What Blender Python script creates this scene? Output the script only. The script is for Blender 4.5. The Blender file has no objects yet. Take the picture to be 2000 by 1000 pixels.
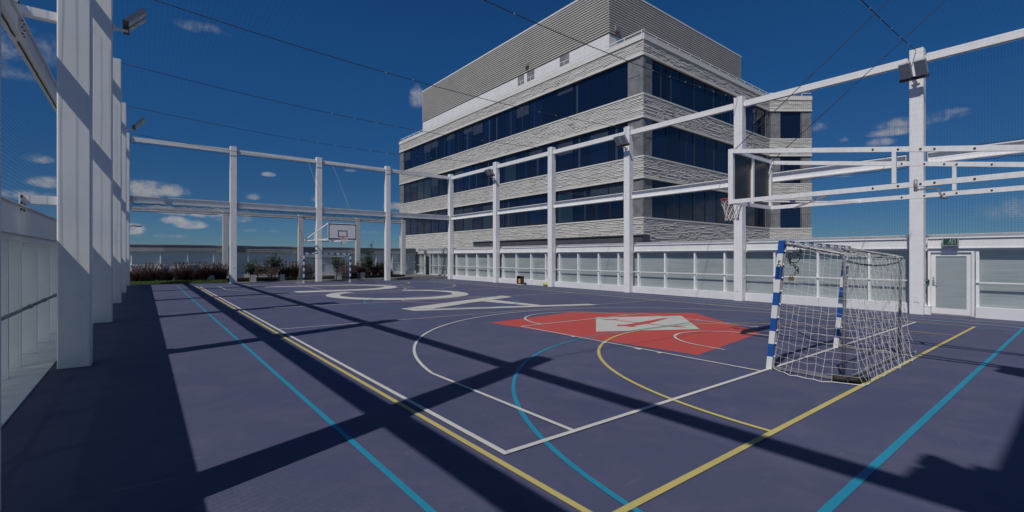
import bpy, bmesh, math, random
from mathutils import Vector, Matrix
S = bpy.context.scene
C = S.collection
R = random.Random(7)
rad = math.radians
# ------------------------------------------------------------------ camera
H = 1.62; F = 901.0; TH = math.atan(719 / F)
cd = bpy.data.cameras.new('camera'); cam = bpy.data.objects.new('camera', cd); C.objects.link(cam)
cd.sensor_width = 36; cd.lens = 36 * F / 2000; cd.clip_start = 0.05; cd.clip_end = 9000; cd.shift_y = 0.5 / 2000
cam.location = (0, 0, H); cam.rotation_euler = (rad(90), 0, -TH)
S.camera = cam
# ------------------------------------------------------------------ light
SUN_AZ = rad(19.8); SUN_EL = rad(53.6)
to_sun = Vector((-math.cos(SUN_AZ) * math.cos(SUN_EL), -math.sin(SUN_AZ) * math.cos(SUN_EL), math.sin(SUN_EL)))
sd = bpy.data.lights.new('sun', 'SUN'); sun = bpy.data.objects.new('sun', sd); C.objects.link(sun)
sd.energy = 3.45; sd.angle = rad(0.53); sd.color = (1.0, 0.95, 0.88)
sun.rotation_euler = (-to_sun).to_track_quat('-Z', 'Y').to_euler()
S.view_settings.view_transform = 'Standard'; S.view_settings.look = 'None'
S.view_settings.exposure = 0.0; S.view_settings.gamma = 1.0
SKY = 0.05
S.cycles.transparent_max_bounces = 24
S.cycles.max_bounces = 8
W = bpy.data.worlds.new('World'); S.world = W; W.use_nodes = True


class NT:
    """small helper to write node trees"""
    def __init__(s, tree):
        s.t = tree; s.n = tree.nodes; s.l = tree.links
    def add(s, kind, **kw):
        nd = s.n.new(kind)
        for k, v in kw.items(): setattr(nd, k, v)
        return nd
    def put(s, sock, v):
        if isinstance(v, bpy.types.NodeSocket): s.l.new(v, sock)
        elif v is not None: sock.default_value = v
    def math(s, op, a, b=None, c=None, clamp=False):
        nd = s.add('ShaderNodeMath', operation=op, use_clamp=clamp)
        s.put(nd.inputs[0], a); s.put(nd.inputs[1], b)
        if c is not None: s.put(nd.inputs[2], c)
        return nd.outputs[0]
    def mix(s, f, a, b, blend='MIX'):
        nd = s.add('ShaderNodeMix', data_type='RGBA', blend_type=blend)
        s.put(nd.inputs[0], f); s.put(nd.inputs[6], a); s.put(nd.inputs[7], b)
        return nd.outputs[2]
    def noise(s, vec, scale, detail=3, rough=0.55, dist=0.0):
        nd = s.add('ShaderNodeTexNoise'); s.put(nd.inputs['Vector'], vec)
        nd.inputs['Scale'].default_value = scale; nd.inputs['Detail'].default_value = detail
        nd.inputs['Roughness'].default_value = rough; nd.inputs['Distortion'].default_value = dist
        return nd.outputs['Fac']
    def ramp(s, v, a, b, lo=0.0, hi=1.0):
        nd = s.add('ShaderNodeMapRange', interpolation_type='SMOOTHSTEP')
        s.put(nd.inputs[0], v); nd.inputs[1].default_value = a; nd.inputs[2].default_value = b
        nd.inputs[3].default_value = lo; nd.inputs[4].default_value = hi
        return nd.outputs[0]


def px_dir(px, py):
    r = (px - 1000) / F; u = (501 - py) / F
    return Vector((r * math.cos(TH) + math.sin(TH), -r * math.sin(TH) + math.cos(TH), u)).normalized()


t = NT(W.node_tree); t.n.clear()
sky = t.add('ShaderNodeTexSky', sky_type='NISHITA', sun_disc=False)
sky.sun_elevation = SUN_EL; sky.sun_rotation = rad(270) - SUN_AZ
sky.altitude = 600; sky.air_density = 0.85; sky.dust_density = 0.0; sky.ozone_density = 3.0
tc = t.add('ShaderNodeTexCoord'); sep = t.add('ShaderNodeSeparateXYZ'); t.l.new(tc.outputs['Generated'], sep.inputs[0])
vx, vy, vz = sep.outputs
n1 = t.noise(tc.outputs['Generated'], 34, 7, 0.66); n2 = t.noise(tc.outputs['Generated'], 70, 4, 0.6)
az = t.math('ARCTAN2', vx, vy)
el = t.math('ARCSINE', vz)
# scattered fair-weather clouds: photo direction of the centre, half width, half height (radians), density
CL = [(290, 372, .055, .016, 1.0), (268, 386, .04, .010, .8), (415, 418, .075, .012, .9), (345, 433, .022, .010, .9), (372, 441, .028, .010, .9),
      (320, 408, .04, .006, .7), (455, 430, .035, .010, .6), (257, 450, .02, .012, .8), (525, 342, .013, .006, .7), (493, 386, .014, .008, .6),
      (685, 334, .015, .005, .5), (615, 390, .012, .010, .4), (775, 405, .03, .010, .7), (816, 195, .02, .03, .6), (395, 58, .055, .014, .38),
      (1790, 238, .060, .013, .55), (1750, 258, .04, .010, .65), (1845, 222, .03, .008, .5), (1720, 280, .022, .009, .6), (1648, 274, .008, .006, .5),
      (1600, 250, .02, .010, .55), (1635, 345, .035, .006, .4), (20, 90, .08, .04, .40), (100, 360, .03, .012, .65), (55, 385, .05, .010, .6),
      (75, 312, .02, .010, .5), (5, 140, .05, .02, .35), (330, 462, .06, .006, .35), (720, 455, .05, .006, .3), (520, 452, .08, .006, .3),
      (-700, 300, .20, .06, .8), (-1400, 380, .3, .05, .8), (2600, 380, .25, .04, .8), (3600, 330, .3, .06, .8)]
tot = None
for px, py, w, h, dens in CL:
    d = px_dir(px, py)
    a0 = math.atan2(d.x, d.y); e0 = math.asin(d.z)
    da = t.math('MULTIPLY_ADD', az, 1 / w, -a0 / w)
    de = t.math('MULTIPLY_ADD', el, 1 / h, -e0 / h)
    # flat bottoms: the lower half is squeezed
    de = t.math('MAXIMUM', de, t.math('MULTIPLY', de, -1.6))
    q = t.math('ADD', t.math('MULTIPLY', da, da), t.math('MULTIPLY', de, de))
    m = t.math('MULTIPLY', t.math('MAXIMUM', t.math('MULTIPLY_ADD', q, -0.6, 1.0), 0.0), dens)
    tot = m if tot is None else t.math('MAXIMUM', tot, m)
nz = t.math('MULTIPLY_ADD', n2, 0.5, t.math('MULTIPLY_ADD', n1, 1.6, -1.0))
cl = t.math('MULTIPLY', tot, t.math('ADD', nz, 0.55))
cl = t.ramp(cl, 0.10, 0.52, 0.0, 0.92)
hi = t.ramp(n2, 0.35, 0.7)
ccol = t.mix(hi, (4.6, 5.2, 6.4, 1), (6.6, 6.8, 7.2, 1))
bg = t.add('ShaderNodeBackground'); out = t.add('ShaderNodeOutputWorld')
hs = t.add('ShaderNodeHueSaturation'); hs.inputs['Saturation'].default_value = 1.08
t.put(hs.inputs['Color'], t.mix(1.0, sky.outputs[0], (.47, .84, 1.12, 1), 'MULTIPLY'))
# drier, darker air towards the horizon than the clear-sky model gives
low = t.mix(t.ramp(vz, 0.02, 0.45), (.72, .60, .645, 1), (1, .97, 1.04, 1))
skyc = t.mix(1.0, hs.outputs[0], low, 'MULTIPLY')
t.put(bg.inputs[0], t.mix(cl, skyc, ccol)); bg.inputs[1].default_value = SKY
t.l.new(bg.outputs[0], out.inputs[0])

# ------------------------------------------------------------------ materials


def mat(name, col, rough=0.5, metal=0.0, var=0.0, vscale=6.0, bump=0.0, bscale=60.0, spec=0.5, col2=None, coat=0.0):
    m = bpy.data.materials.new(name); m.use_nodes = True
    t = NT(m.node_tree); b = t.n['Principled BSDF']
    b.inputs['Roughness'].default_value = rough; b.inputs['Metallic'].default_value = metal
    b.inputs['Specular IOR Level'].default_value = spec
    b.inputs['Coat Weight'].default_value = coat
    c = tuple(col) + (1,)
    if var or col2 or bump:
        tc = t.add('ShaderNodeTexCoord').outputs['Object']
    if var or col2:
        f = t.ramp(t.noise(tc, vscale, 5, 0.6), 0.3, 0.7)
        c2 = tuple(col2) + (1,) if col2 else tuple(x * (1 - var) for x in col) + (1,)
        t.put(b.inputs['Base Color'], t.mix(f, c, c2))
    else:
        b.inputs['Base Color'].default_value = c
    if bump:
        bp = t.add('ShaderNodeBump'); bp.inputs['Strength'].default_value = bump; bp.inputs['Distance'].default_value = 0.01
        t.put(bp.inputs['Height'], t.noise(tc, bscale, 4)); t.put(b.inputs['Normal'], bp.outputs[0])
    return m


def steel_paint():
    """white paint with faint rain streaks and grime"""
    m = bpy.data.materials.new('white_painted_steel'); m.use_nodes = True
    t = NT(m.node_tree); b = t.n['Principled BSDF']
    tc = t.add('ShaderNodeTexCoord').outputs['Object']
    mp = t.add('ShaderNodeMapping'); t.put(mp.inputs[0], tc); mp.inputs['Scale'].default_value = (14, 14, .55)
    st = t.ramp(t.noise(mp.outputs[0], 1.0, 5, .7), .50, .78, 0, .30)
    gr = t.ramp(t.noise(tc, 2.2, 6, .65), .45, .75, 0, .30)
    sp = t.ramp(t.noise(tc, 38, 3, .6), .66, .74, 0, .35)
    c = t.mix(t.math('MAXIMUM', st, gr), (.765, .765, .765, 1), (.52, .525, .53, 1))
    t.put(b.inputs['Base Color'], t.mix(sp, c, (.5, .48, .45, 1)))
    b.inputs['Roughness'].default_value = .42
    bp = t.add('ShaderNodeBump'); bp.inputs['Strength'].default_value = .06; bp.inputs['Distance'].default_value = .01
    t.put(bp.inputs['Height'], t.noise(tc, 9, 4)); t.put(b.inputs['Normal'], bp.outputs[0])
    return m


M_steel = steel_paint()
M_steel2 = mat('white_fascia_paint', (.76, .76, .755), .4, 0, .08, 1.5)
M_post = mat('white_post_paint', (.84, .85, .845), .4, 0, .06, 1.5)
M_fshade = mat('shaded_white_fascia', (.34, .35, .37), .5, 0, .15, 1.5)  # far fascia: the canopy net's shade is put into the colour
M_bolt = mat('dark_bolt_steel', (.06, .065, .075), .4, .7)
M_galv = mat('galvanised_steel', (.30, .31, .32), .45, .2, .3, 9)
M_grey = mat('lamp_grey_metal', (.40, .41, .43), .45, .1, .2, 20)
M_dark = mat('dark_plastic', (.018, .019, .022), .5)
M_lens = mat('lamp_glass', (.42, .44, .46), .15, 0, .2, 10, spec=.8)
M_lip = mat('smooth_precast', (.70, .685, .65), .7, 0, .1, .6)
M_pre = mat('white_precast', (.56, .55, .525), .75, 0, .12, .8, .1, 25)
M_preb = mat('white_precast_bed', (.52, .51, .485), .8, 0, .12, .8)
M_panel = mat('zinc_panel', (.15, .155, .165), .6, .1, .35, 1.8, col2=(.235, .24, .25))
M_rivet = mat('zinc_rivet', (.035, .037, .042), .5, .4)
M_louv = mat('louvre_metal', (.50, .48, .45), .5, .1, .1, .5)
M_plain = mat('white_render', (.70, .71, .72), .6, 0, .06, .6)
M_mull = mat('mullion_dark', (.02, .026, .042), .35, .4)
M_ledge = mat('dark_grey_cladding', (.085, .095, .115), .6, .1, .25, 1.2)
M_tile = mat('pale_ledge_tile', (.76, .77, .74), .6, 0, .14, 3.5, .15, 40)
M_pave = mat('grey_paving', (.26, .25, .235), .85, 0, .3, 1.5, .3, 30)
M_conc = mat('bench_concrete', (.42, .41, .39), .8, 0, .2, 5, .2, 40)
M_wood = mat('bench_wood', (.10, .045, .028), .55, 0, .45, 6)
M_soil = mat('planting_soil', (.035, .028, .022), .95, 0, .4, 8, .6, 20)
M_lawn = mat('lawn_turf', (.07, .10, .03), .9, 0, .4, 4)
M_blade = mat('grass_blade', (.10, .15, .04), .7, 0, .4, 2, col2=(.06, .09, .025))
M_red = mat('fountain_grass_blade', (.055, .022, .026), .7, 0, .3, 3, col2=(.10, .045, .04))
M_redg = mat('bronze_green_blade', (.06, .05, .03), .7, 0, .4, 3, col2=(.085, .04, .036))
M_plume = mat('fountain_grass_plume', (.12, .06, .058), .8, 0, .3, 3)
M_leaf = mat('rose_leaf', (.06, .10, .035), .5, 0, .4, 6, col2=(.035, .06, .025))
M_stem = mat('woody_stem', (.06, .05, .03), .8)
M_petal = mat('white_petal', (.72, .70, .66), .6)
M_rope = mat('dark_rope', (.02, .021, .025), .8)
M_thread = mat('white_net_thread', (.60, .595, .57), .75)
M_rim = mat('orange_red_rim', (.48, .055, .03), .45)
M_black = mat('black_board_back', (.011, .011, .012), .32, 0, .35, 2)
M_board = mat('white_board', (.74, .74, .75), .3)
M_bag = mat('black_sand_bag', (.016, .016, .018), .7, 0, .3, 20, .5, 50)
M_bagb = mat('brown_sand_bag', (.04, .032, .03), .8, 0, .3, 20, .5, 50)
M_brass = mat('padlock_brass', (.30, .24, .12), .4, .7)
M_yel = mat('yellow_fabric', (.52, .50, .16), .7, 0, .2, 12)
M_cred = mat('crate_red', (.30, .035, .04), .5)
M_cyel = mat('crate_yellow', (.56, .50, .20), .5)
M_green = mat('exit_green', (.012, .07, .045), .4)
M_signw = mat('exit_white', (.75, .78, .76), .4)
M_cream = mat('cable_cream_clip', (.5, .5, .48), .5)
M_text = mat('black_lettering', (.012, .012, .014), .5)


def paint(name, col, wear=.1):
    m = bpy.data.materials.new(name); m.use_nodes = True
    t = NT(m.node_tree); b = t.n['Principled BSDF']
    tc = t.add('ShaderNodeTexCoord').outputs['Object']
    n = t.noise(tc, 1.3, 6, .65); n2 = t.noise(tc, 45, 4, .7)
    f = t.math('MULTIPLY', t.ramp(n, .35, .75), wear)
    f = t.math('ADD', f, t.ramp(n2, .60, .75, 0, wear * .6))
    t.put(b.inputs['Base Color'], t.mix(f, tuple(col) + (1,), tuple(c * .55 for c in col) + (1,)))
    b.inputs['Roughness'].default_value = .62; b.inputs['Specular IOR Level'].default_value = .25
    bp = t.add('ShaderNodeBump'); bp.inputs['Strength'].default_value = .25; bp.inputs['Distance'].default_value = .003
    t.put(bp.inputs['Height'], t.noise(tc, 220, 3)); t.put(b.inputs['Normal'], bp.outputs[0])
    return m


def court_mat():
    m = bpy.data.materials.new('blue_court_acrylic'); m.use_nodes = True
    t = NT(m.node_tree); b = t.n['Principled BSDF']
    tc = t.add('ShaderNodeTexCoord').outputs['Object']
    big = t.noise(tc, .22, 4, .6); mid = t.noise(tc, 1.7, 6, .68, .6); fine = t.noise(tc, 160, 3, .7)
    c = t.mix(t.ramp(big, .35, .65), (.070, .077, .140, 1), (.060, .067, .129, 1))
    c = t.mix(t.math('MULTIPLY', t.ramp(mid, .42, .72), .75), c, (.096, .098, .152, 1))
    c = t.mix(t.ramp(fine, .42, .62, 0, .3), c, (.10, .104, .168, 1))
    # scuffs: thin stretched pale streaks
    mp = t.add('ShaderNodeMapping'); t.put(mp.inputs[0], tc); mp.inputs['Rotation'].default_value = (0, 0, .5); mp.inputs['Scale'].default_value = (.7, 5.5, 1)
    sc = t.noise(mp.outputs[0], 2.6, 5, .75, 1.2)
    c = t.mix(t.ramp(sc, .64, .72, 0, .6), c, (.19, .19, .235, 1))
    # dusty marks
    ds = t.noise(tc, 6.5, 3, .6)
    c = t.mix(t.ramp(ds, .62, .80, 0, .32), c, (.14, .14, .17, 1))
    # faint wale of the sprayed coat
    wv = t.add('ShaderNodeTexWave', wave_type='BANDS', bands_direction='DIAGONAL'); t.put(wv.inputs['Vector'], tc)
    wv.inputs['Scale'].default_value = 9; wv.inputs['Distortion'].default_value = 5; wv.inputs['Detail'].default_value = 3
    c = t.mix(t.math('MULTIPLY', wv.outputs['Fac'], .10), c, (.05, .053, .115, 1))
    t.put(b.inputs['Base Color'], c)
    b.inputs['Roughness'].default_value = .66; b.inputs['Specular IOR Level'].default_value = .16
    bp = t.add('ShaderNodeBump'); bp.inputs['Strength'].default_value = .35; bp.inputs['Distance'].default_value = .004
    t.put(bp.inputs['Height'], t.math('ADD', fine, t.math('MULTIPLY', mid, .8))); t.put(b.inputs['Normal'], bp.outputs[0])
    return m


M_court = court_mat()
M_lwhite = paint('white_line_paint', (.54, .535, .51), .2)
M_lyel = paint('yellow_line_paint', (.48, .41, .14), .22)
M_lblue = paint('blue_line_paint', (.016, .22, .345), .15)
M_lred = paint('red_emblem_paint', (.42, .066, .058), .12)
M_letter = paint('white_letter_paint', (.46, .46, .43), .10)


def stripe_mat(axis):
    m = bpy.data.materials.new('blue_white_stripes_' + 'xyz'[axis]); m.use_nodes = True
    t = NT(m.node_tree); b = t.n['Principled BSDF']
    tc = t.add('ShaderNodeTexCoord'); sp = t.add('ShaderNodeSeparateXYZ'); t.l.new(tc.outputs['Object'], sp.inputs[0])
    f = t.math('GREATER_THAN', t.math('FRACT', t.math('MULTIPLY', sp.outputs[axis], 1 / .392)), .5)
    n = t.ramp(t.noise(tc.outputs['Object'], 14, 5, .7), .55, .75, 0, .35)
    wht = t.mix(n, (.70, .70, .70, 1), (.42, .42, .42, 1))
    t.put(b.inputs['Base Color'], t.mix(f, wht, (.012, .085, .33, 1))); b.inputs['Roughness'].default_value = .35
    return m


M_strz = stripe_mat(2); M_strx = stripe_mat(0)


def pane_mat(name, c1, c2, clear, trans=.25):
    """frosted safety glass: streaky, part see-through"""
    m = bpy.data.materials.new(name); m.use_nodes = True
    t = NT(m.node_tree); b = t.n['Principled BSDF']; o = t.n['Material Output']
    tc = t.add('ShaderNodeTexCoord').outputs['Object']
    mp = t.add('ShaderNodeMapping'); t.put(mp.inputs[0], tc); mp.inputs['Scale'].default_value = (.5, .5, 9)
    f = t.ramp(t.noise(mp.outputs[0], 1.6, 5, .65), .3, .7)
    g = t.ramp(t.noise(tc, 1.1, 3), .35, .7)
    t.put(b.inputs['Base Color'], t.mix(t.math('MULTIPLY', f, t.math('MULTIPLY_ADD', g, .5, .5)), tuple(c1) + (1,), tuple(c2) + (1,)))
    b.inputs['Roughness'].default_value = .22; b.inputs['Specular IOR Level'].default_value = .5
    tl = t.add('ShaderNodeBsdfTranslucent'); tl.inputs[0].default_value = tuple(c1) + (1,)
    tr = t.add('ShaderNodeBsdfTransparent'); tr.inputs[0].default_value = (.75, .85, .88, 1)
    m1 = t.add('ShaderNodeMixShader'); m1.inputs[0].default_value = trans; t.l.new(b.outputs[0], m1.inputs[1]); t.l.new(tl.outputs[0], m1.inputs[2])
    m2 = t.add('ShaderNodeMixShader'); m2.inputs[0].default_value = clear; t.l.new(m1.outputs[0], m2.inputs[1]); t.l.new(tr.outputs[0], m2.inputs[2])
    t.l.new(m2.outputs[0], o.inputs[0])
    return m


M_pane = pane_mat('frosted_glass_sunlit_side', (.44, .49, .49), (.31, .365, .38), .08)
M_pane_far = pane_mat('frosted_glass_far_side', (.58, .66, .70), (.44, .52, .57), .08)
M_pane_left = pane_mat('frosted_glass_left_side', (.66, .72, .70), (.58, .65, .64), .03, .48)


def window_glass(name, col, rough=.03):
    m = mat(name, col, rough, 0, 0, spec=.55)
    t = NT(m.node_tree); b = t.n['Principled BSDF']
    tc = t.add('ShaderNodeTexCoord').outputs['Object']
    bp = t.add('ShaderNodeBump'); bp.inputs['Strength'].default_value = .05; bp.inputs['Distance'].default_value = .05
    t.put(bp.inputs['Height'], t.noise(tc, .9, 2)); t.put(b.inputs['Normal'], bp.outputs[0])
    return m


M_win = [window_glass('office_glass', (.004, .010, .032)), window_glass('office_glass_sky_tint', (.005, .014, .048)),  # bluish bases carry the sky's reflection in the glass colour
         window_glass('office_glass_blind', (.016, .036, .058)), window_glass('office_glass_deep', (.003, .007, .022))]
M_doorglass = window_glass('door_glass_dark', (.02, .03, .035), .06)
M_blind = mat('blind_strip', (.03, .045, .075), .5)

# ------------------------------------------------------------------ mesh helpers


class MB:
    def __init__(s): s.v = []; s.f = []; s.mi = []; s.sm = []
    def _add(s, vs, fs, mi=0, smooth=False):
        o = len(s.v); s.v += [tuple(v) for v in vs]
        for f in fs: s.f.append(tuple(i + o for i in f)); s.mi.append(mi); s.sm.append(smooth)
    def box(s, x0, x1, y0, y1, z0, z1, mi=0):
        if x0 > x1: x0, x1 = x1, x0
        if y0 > y1: y0, y1 = y1, y0
        if z0 > z1: z0, z1 = z1, z0
        s._add([(x0, y0, z0), (x1, y0, z0), (x1, y1, z0), (x0, y1, z0), (x0, y0, z1), (x1, y0, z1), (x1, y1, z1), (x0, y1, z1)],
               [(0, 3, 2, 1), (4, 5, 6, 7), (0, 1, 5, 4), (1, 2, 6, 5), (2, 3, 7, 6), (3, 0, 4, 7)], mi)
        return s
    def cbox(s, x0, x1, y0, y1, z0, z1, b, mi=0):
        """upright box whose four vertical edges are chamfered"""
        p = [(x0 + b, y0), (x1 - b, y0), (x1, y0 + b), (x1, y1 - b), (x1 - b, y1), (x0 + b, y1), (x0, y1 - b), (x0, y0 + b)]
        return s.prism(p, z0, z1, mi)
    def prism(s, p, z0, z1, mi=0):
        n = len(p)
        s._add([(x, y, z0) for x, y in p] + [(x, y, z1) for x, y in p],
               [tuple(range(n - 1, -1, -1)), tuple(range(n, 2 * n))] + [(i, (i + 1) % n, n + (i + 1) % n, n + i) for i in range(n)], mi)
        return s
    def extr(s, p, q, mi=0):
        """two matching 3-D outlines joined"""
        n = len(p)
        s._add(list(p) + list(q), [tuple(range(n - 1, -1, -1)), tuple(range(n, 2 * n))] + [(i, (i + 1) % n, n + (i + 1) % n, n + i) for i in range(n)], mi)
        return s
    def bar(s, a, b, w, h, mi=0, up=(0, 0, 1)):
        """rectangular bar from a to b"""
        a = Vector(a); b = Vector(b); d = (b - a).normalized(); u = Vector(up)
        if abs(d.dot(u)) > .98: u = Vector((1, 0, 0))
        r = d.cross(u).normalized(); u = r.cross(d).normalized()
        c = [r * (sx * w / 2) + u * (sy * h / 2) for sx, sy in ((-1, -1), (1, -1), (1, 1), (-1, 1))]
        s.extr([a + k for k in c], [b + k for k in c], mi)
        return s
    def tube(s, pts, r, n=8, mi=0, closed=False, cap=True):
        pts = [Vector(p) for p in pts]; m = len(pts); vs = []; prev = None
        for i, p in enumerate(pts):
            if closed: d = pts[(i + 1) % m] - pts[i - 1]
            else: d = pts[min(i + 1, m - 1)] - pts[max(i - 1, 0)]
            d.normalize()
            if prev is None:
                u = Vector((0, 0, 1)) if abs(d.z) < .9 else Vector((1, 0, 0))
                a = d.cross(u).normalized()
            else:
                a = (prev - d * prev.dot(d)).normalized()
            prev = a; b = d.cross(a)
            rr = r[i] if isinstance(r, (list, tuple)) else r
            for k in range(n):
                an = 2 * math.pi * k / n
                vs.append(p + a * (math.cos(an) * rr) + b * (math.sin(an) * rr))
        fs = []
        for i in range(m if closed else m - 1):
            j = (i + 1) % m
            for k in range(n):
                fs.append((i * n + k, i * n + (k + 1) % n, j * n + (k + 1) % n, j * n + k))
        if not closed and cap:
            fs.append(tuple(range(n - 1, -1, -1))); fs.append(tuple((m - 1) * n + k for k in range(n)))
        s._add(vs, fs, mi, n > 4)
        return s
    def ball(s, c, r, n=8, m=5, mi=0, sz=1.0):
        vs = []; fs = []
        for i in range(m + 1):
            th = math.pi * i / m
            for k in range(n):
                ph = 2 * math.pi * k / n
                vs.append((c[0] + r * math.sin(th) * math.cos(ph), c[1] + r * math.sin(th) * math.sin(ph), c[2] + r * sz * math.cos(th)))
        for i in range(m):
            for k in range(n): fs.append((i * n + k, (i + 1) * n + k, (i + 1) * n + (k + 1) % n, i * n + (k + 1) % n))
        s._add(vs, fs, mi, True)
        return s
    def quad(s, a, b, c, d, mi=0): s._add([a, b, c, d], [(0, 1, 2, 3)], mi); return s
    def build(s, name, mats, parent=None, loc=None):
        me = bpy.data.meshes.new(name); me.from_pydata(s.v, [], s.f)
        ms = mats if isinstance(mats, (list, tuple)) else [mats]
        for m in ms: me.materials.append(m)
        me.polygons.foreach_set('material_index', s.mi); me.polygons.foreach_set('use_smooth', s.sm)
        me.update()
        o = bpy.data.objects.new(name, me); C.objects.link(o)
        if parent: o.parent = parent
        if loc: o.location = loc
        return o


def tag(o, label=None, cat=None, group=None, kind=None):
    kind = kind or ('thing' if cat else None)
    if label: o['label'] = label
    if cat: o['category'] = cat
    if group: o['group'] = group
    if kind: o['kind'] = kind
    return o


def thing(name, label, cat, loc=(0, 0, 0), rz=0, group=None):
    o = bpy.data.objects.new(name, None); C.objects.link(o); o.location = loc; o.rotation_euler = (0, 0, rz)
    o.empty_display_size = .2
    return tag(o, label, cat, group)


def dup(root, loc, rz, label):
    r = root.copy(); C.objects.link(r); r.location = loc; r.rotation_euler = (0, 0, rz); r['label'] = label
    for ch in list(root.children):
        c = ch.copy(); C.objects.link(c); c.parent = r
        for g in list(ch.children):
            d = g.copy(); C.objects.link(d); d.parent = c
    return r


def zf(x): return -.01385 * x
def nth(i): return ['first', 'second', 'third', 'fourth', 'fifth', 'sixth', 'seventh', 'eighth'][i]


# ------------------------------------------------------------------ the ground and the court
gd = MB(); gd.quad((-4000, -4000, -26), (4000, -4000, -26), (4000, 4000, -26), (-4000, 4000, -26))
tag(gd.build('ground', mat('city_ground', (.12, .13, .12), .9, 0, .4, .01)), kind='structure')
sl = MB(); sl.box(-2.2, 21.0, -9, 40.3, -2.6, -.42); sl.box(21.0, 60, -9, 62, -2.6, -.5)
tag(sl.build('roof_slab', M_pave), kind='structure')


def slope_sheet(mb, pts, dz, mi=0):
    n = len(pts); mb._add([(x, y, zf(x) + dz) for x, y in pts], [tuple(range(n))], mi)


X0, X1, Y0, Y1 = -1.03, 20.06, -6.5, 33.75
cm = MB()
cm.extr([(X0, Y0, zf(X0)), (X1, Y0, zf(X1)), (X1, Y1, zf(X1)), (X0, Y1, zf(X0))][::-1], [(X0, Y0, -.41), (X1, Y0, -.41), (X1, Y1, -.41), (X0, Y1, -.41)][::-1])
court = cm.build('court', M_court); tag(court, kind='structure')
XC, YC = 9.62, 16.38
LV = {'blue': .004, 'yellow': .007, 'white': .010}


class Lines:
    def __init__(s, key): s.m = MB(); s.z = LV[key]
    def seg(s, x0, y0, x1, y1, w=.05, lv=0):
        d = Vector((x1 - x0, y1 - y0)); L = d.length; d /= L; n = Vector((-d.y, d.x)) * (w / 2)
        k = max(1, int(L / 3))
        slope_sheet(s.m, [(x0 - n.x, y0 - n.y), (x1 - n.x, y1 - n.y), (x1 + n.x, y1 + n.y), (x0 + n.x, y0 + n.y)], s.z + lv * .001)
    def arc(s, cx, cy, r, a0, a1, w=.05, lv=1, n=48):
        A = [rad(a0 + (a1 - a0) * i / n) for i in range(n + 1)]
        for a, b in zip(A, A[1:]):
            slope_sheet(s.m, [(cx + (r - w / 2) * math.cos(a), cy + (r - w / 2) * math.sin(a)), (cx + (r + w / 2) * math.cos(a), cy + (r + w / 2) * math.sin(a)),
                              (cx + (r + w / 2) * math.cos(b), cy + (r + w / 2) * math.sin(b)), (cx + (r - w / 2) * math.cos(b), cy + (r - w / 2) * math.sin(b))], s.z + lv * .001)
    def end(s, f):
        """f(y) applied for the near and the mirrored far half"""
        f(lambda y: y, 1); f(lambda y: 2 * YC - y, -1)


wl = Lines('white'); xl, xr = 2.36, 2 * XC - 2.36 + .02
wl.seg(xl, 3.025, xl, 2 * YC - 3.025, .055); wl.seg(xr, 3.025, xr, 2 * YC - 3.025, .055)
wl.seg(xl, YC, xr, YC, .05, 1)
wl.arc(XC, YC, 1.75, 0, 360, .05, 2)
def white_end(m, sg):
    wl.seg(xl + .03, m(3.05), xr - .03, m(3.05), .055, 1)
    for sx in (-1, 1):
        wl.seg(XC + sx * 6.43, m(3.08), XC + sx * 6.43, m(5.83), .05)
        wl.seg(XC + sx * 2.42, m(3.08), XC + sx * 2.42, m(8.67), .05)
        for ty, tl in ((4.75, .1), (5.2, .22), (6.0, .1), (6.85, .1)):
            wl.seg(XC + sx * 2.44, m(ty), XC + sx * (2.44 + .1), m(ty), tl * .6, 2)
    wl.seg(XC - 2.40, m(8.67), XC + 2.40, m(8.67), .05, 1)
    a = math.degrees(math.asin(1.25 / 6.55))
    if sg > 0:
        wl.arc(XC, m(4.58), 6.55, a, 180 - a, .05, 2, 80); wl.arc(XC, m(8.67), 1.75, 0, 180, .05, 3); wl.arc(XC, m(4.58), 1.21, 0, 180, .05, 3)
    else:
        wl.arc(XC, m(4.58), 6.55, -a, -180 + a, .05, 2, 80); wl.arc(XC, m(8.67), 1.75, 0, -180, .05, 3); wl.arc(XC, m(4.58), 1.21, 0, -180, .05, 3)
    for sx in (-1, 1): wl.seg(XC + sx * 1.21, m(4.58), XC + sx * 1.21, m(4.22), .05)
wl.end(white_end)
for yy in (11.4, 2 * YC - 11.7): wl.seg(xl + .03, yy, xr - .03, yy, .045, 1)
wl.seg(17.9, 1.1, 17.9, 33.2, .04); wl.seg(18.9, -2, 18.9, 33.2, .035)
wl.m.build('white_line', M_lwhite, court)
yl = Lines('yellow'); y0x = 2.23; y1x = 2 * XC - 2.23
yl.seg(y0x, -3.5, y0x, 31.0, .055); yl.seg(y1x + .05, 1.86, y1x + .05, 31.0, .055)
def yel_end(m, sg):
    yl.seg(y0x + .03, m(1.89), y1x, m(1.89), .058, 1)
    if sg > 0:
        yl.arc(XC - .2, m(1.89), 4.72, 90, 180, .055, 2); yl.arc(XC + .2, m(1.89), 4.72, 0, 90, .055, 2)
    else:
        yl.arc(XC - .2, m(1.89), 4.72, 270, 180, .055, 2); yl.arc(XC + .2, m(1.89), 4.72, 0, -90, .055, 2)
    yl.seg(XC - .2, m(1.89 + 4.72), XC + .2, m(1.89 + 4.72), .055, 2)
yl.end(yel_end)
yl.m.build('yellow_line', M_lyel, court)
bl = Lines('blue'); b0x = 1.44; b1x = 2 * XC - 1.44
bl.seg(b0x, -3.5, b0x, 31.7, .052); bl.seg(b1x + .2, 1.05, b1x + .2, 31.7, .055)
bl.arc(9.15, 15.8, 2.95, 0, 360, .05, 2, 64)
for yy in (9.4, 13.8): bl.seg(b0x + .05, yy, b0x + .22, yy, .035, 1)
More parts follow.
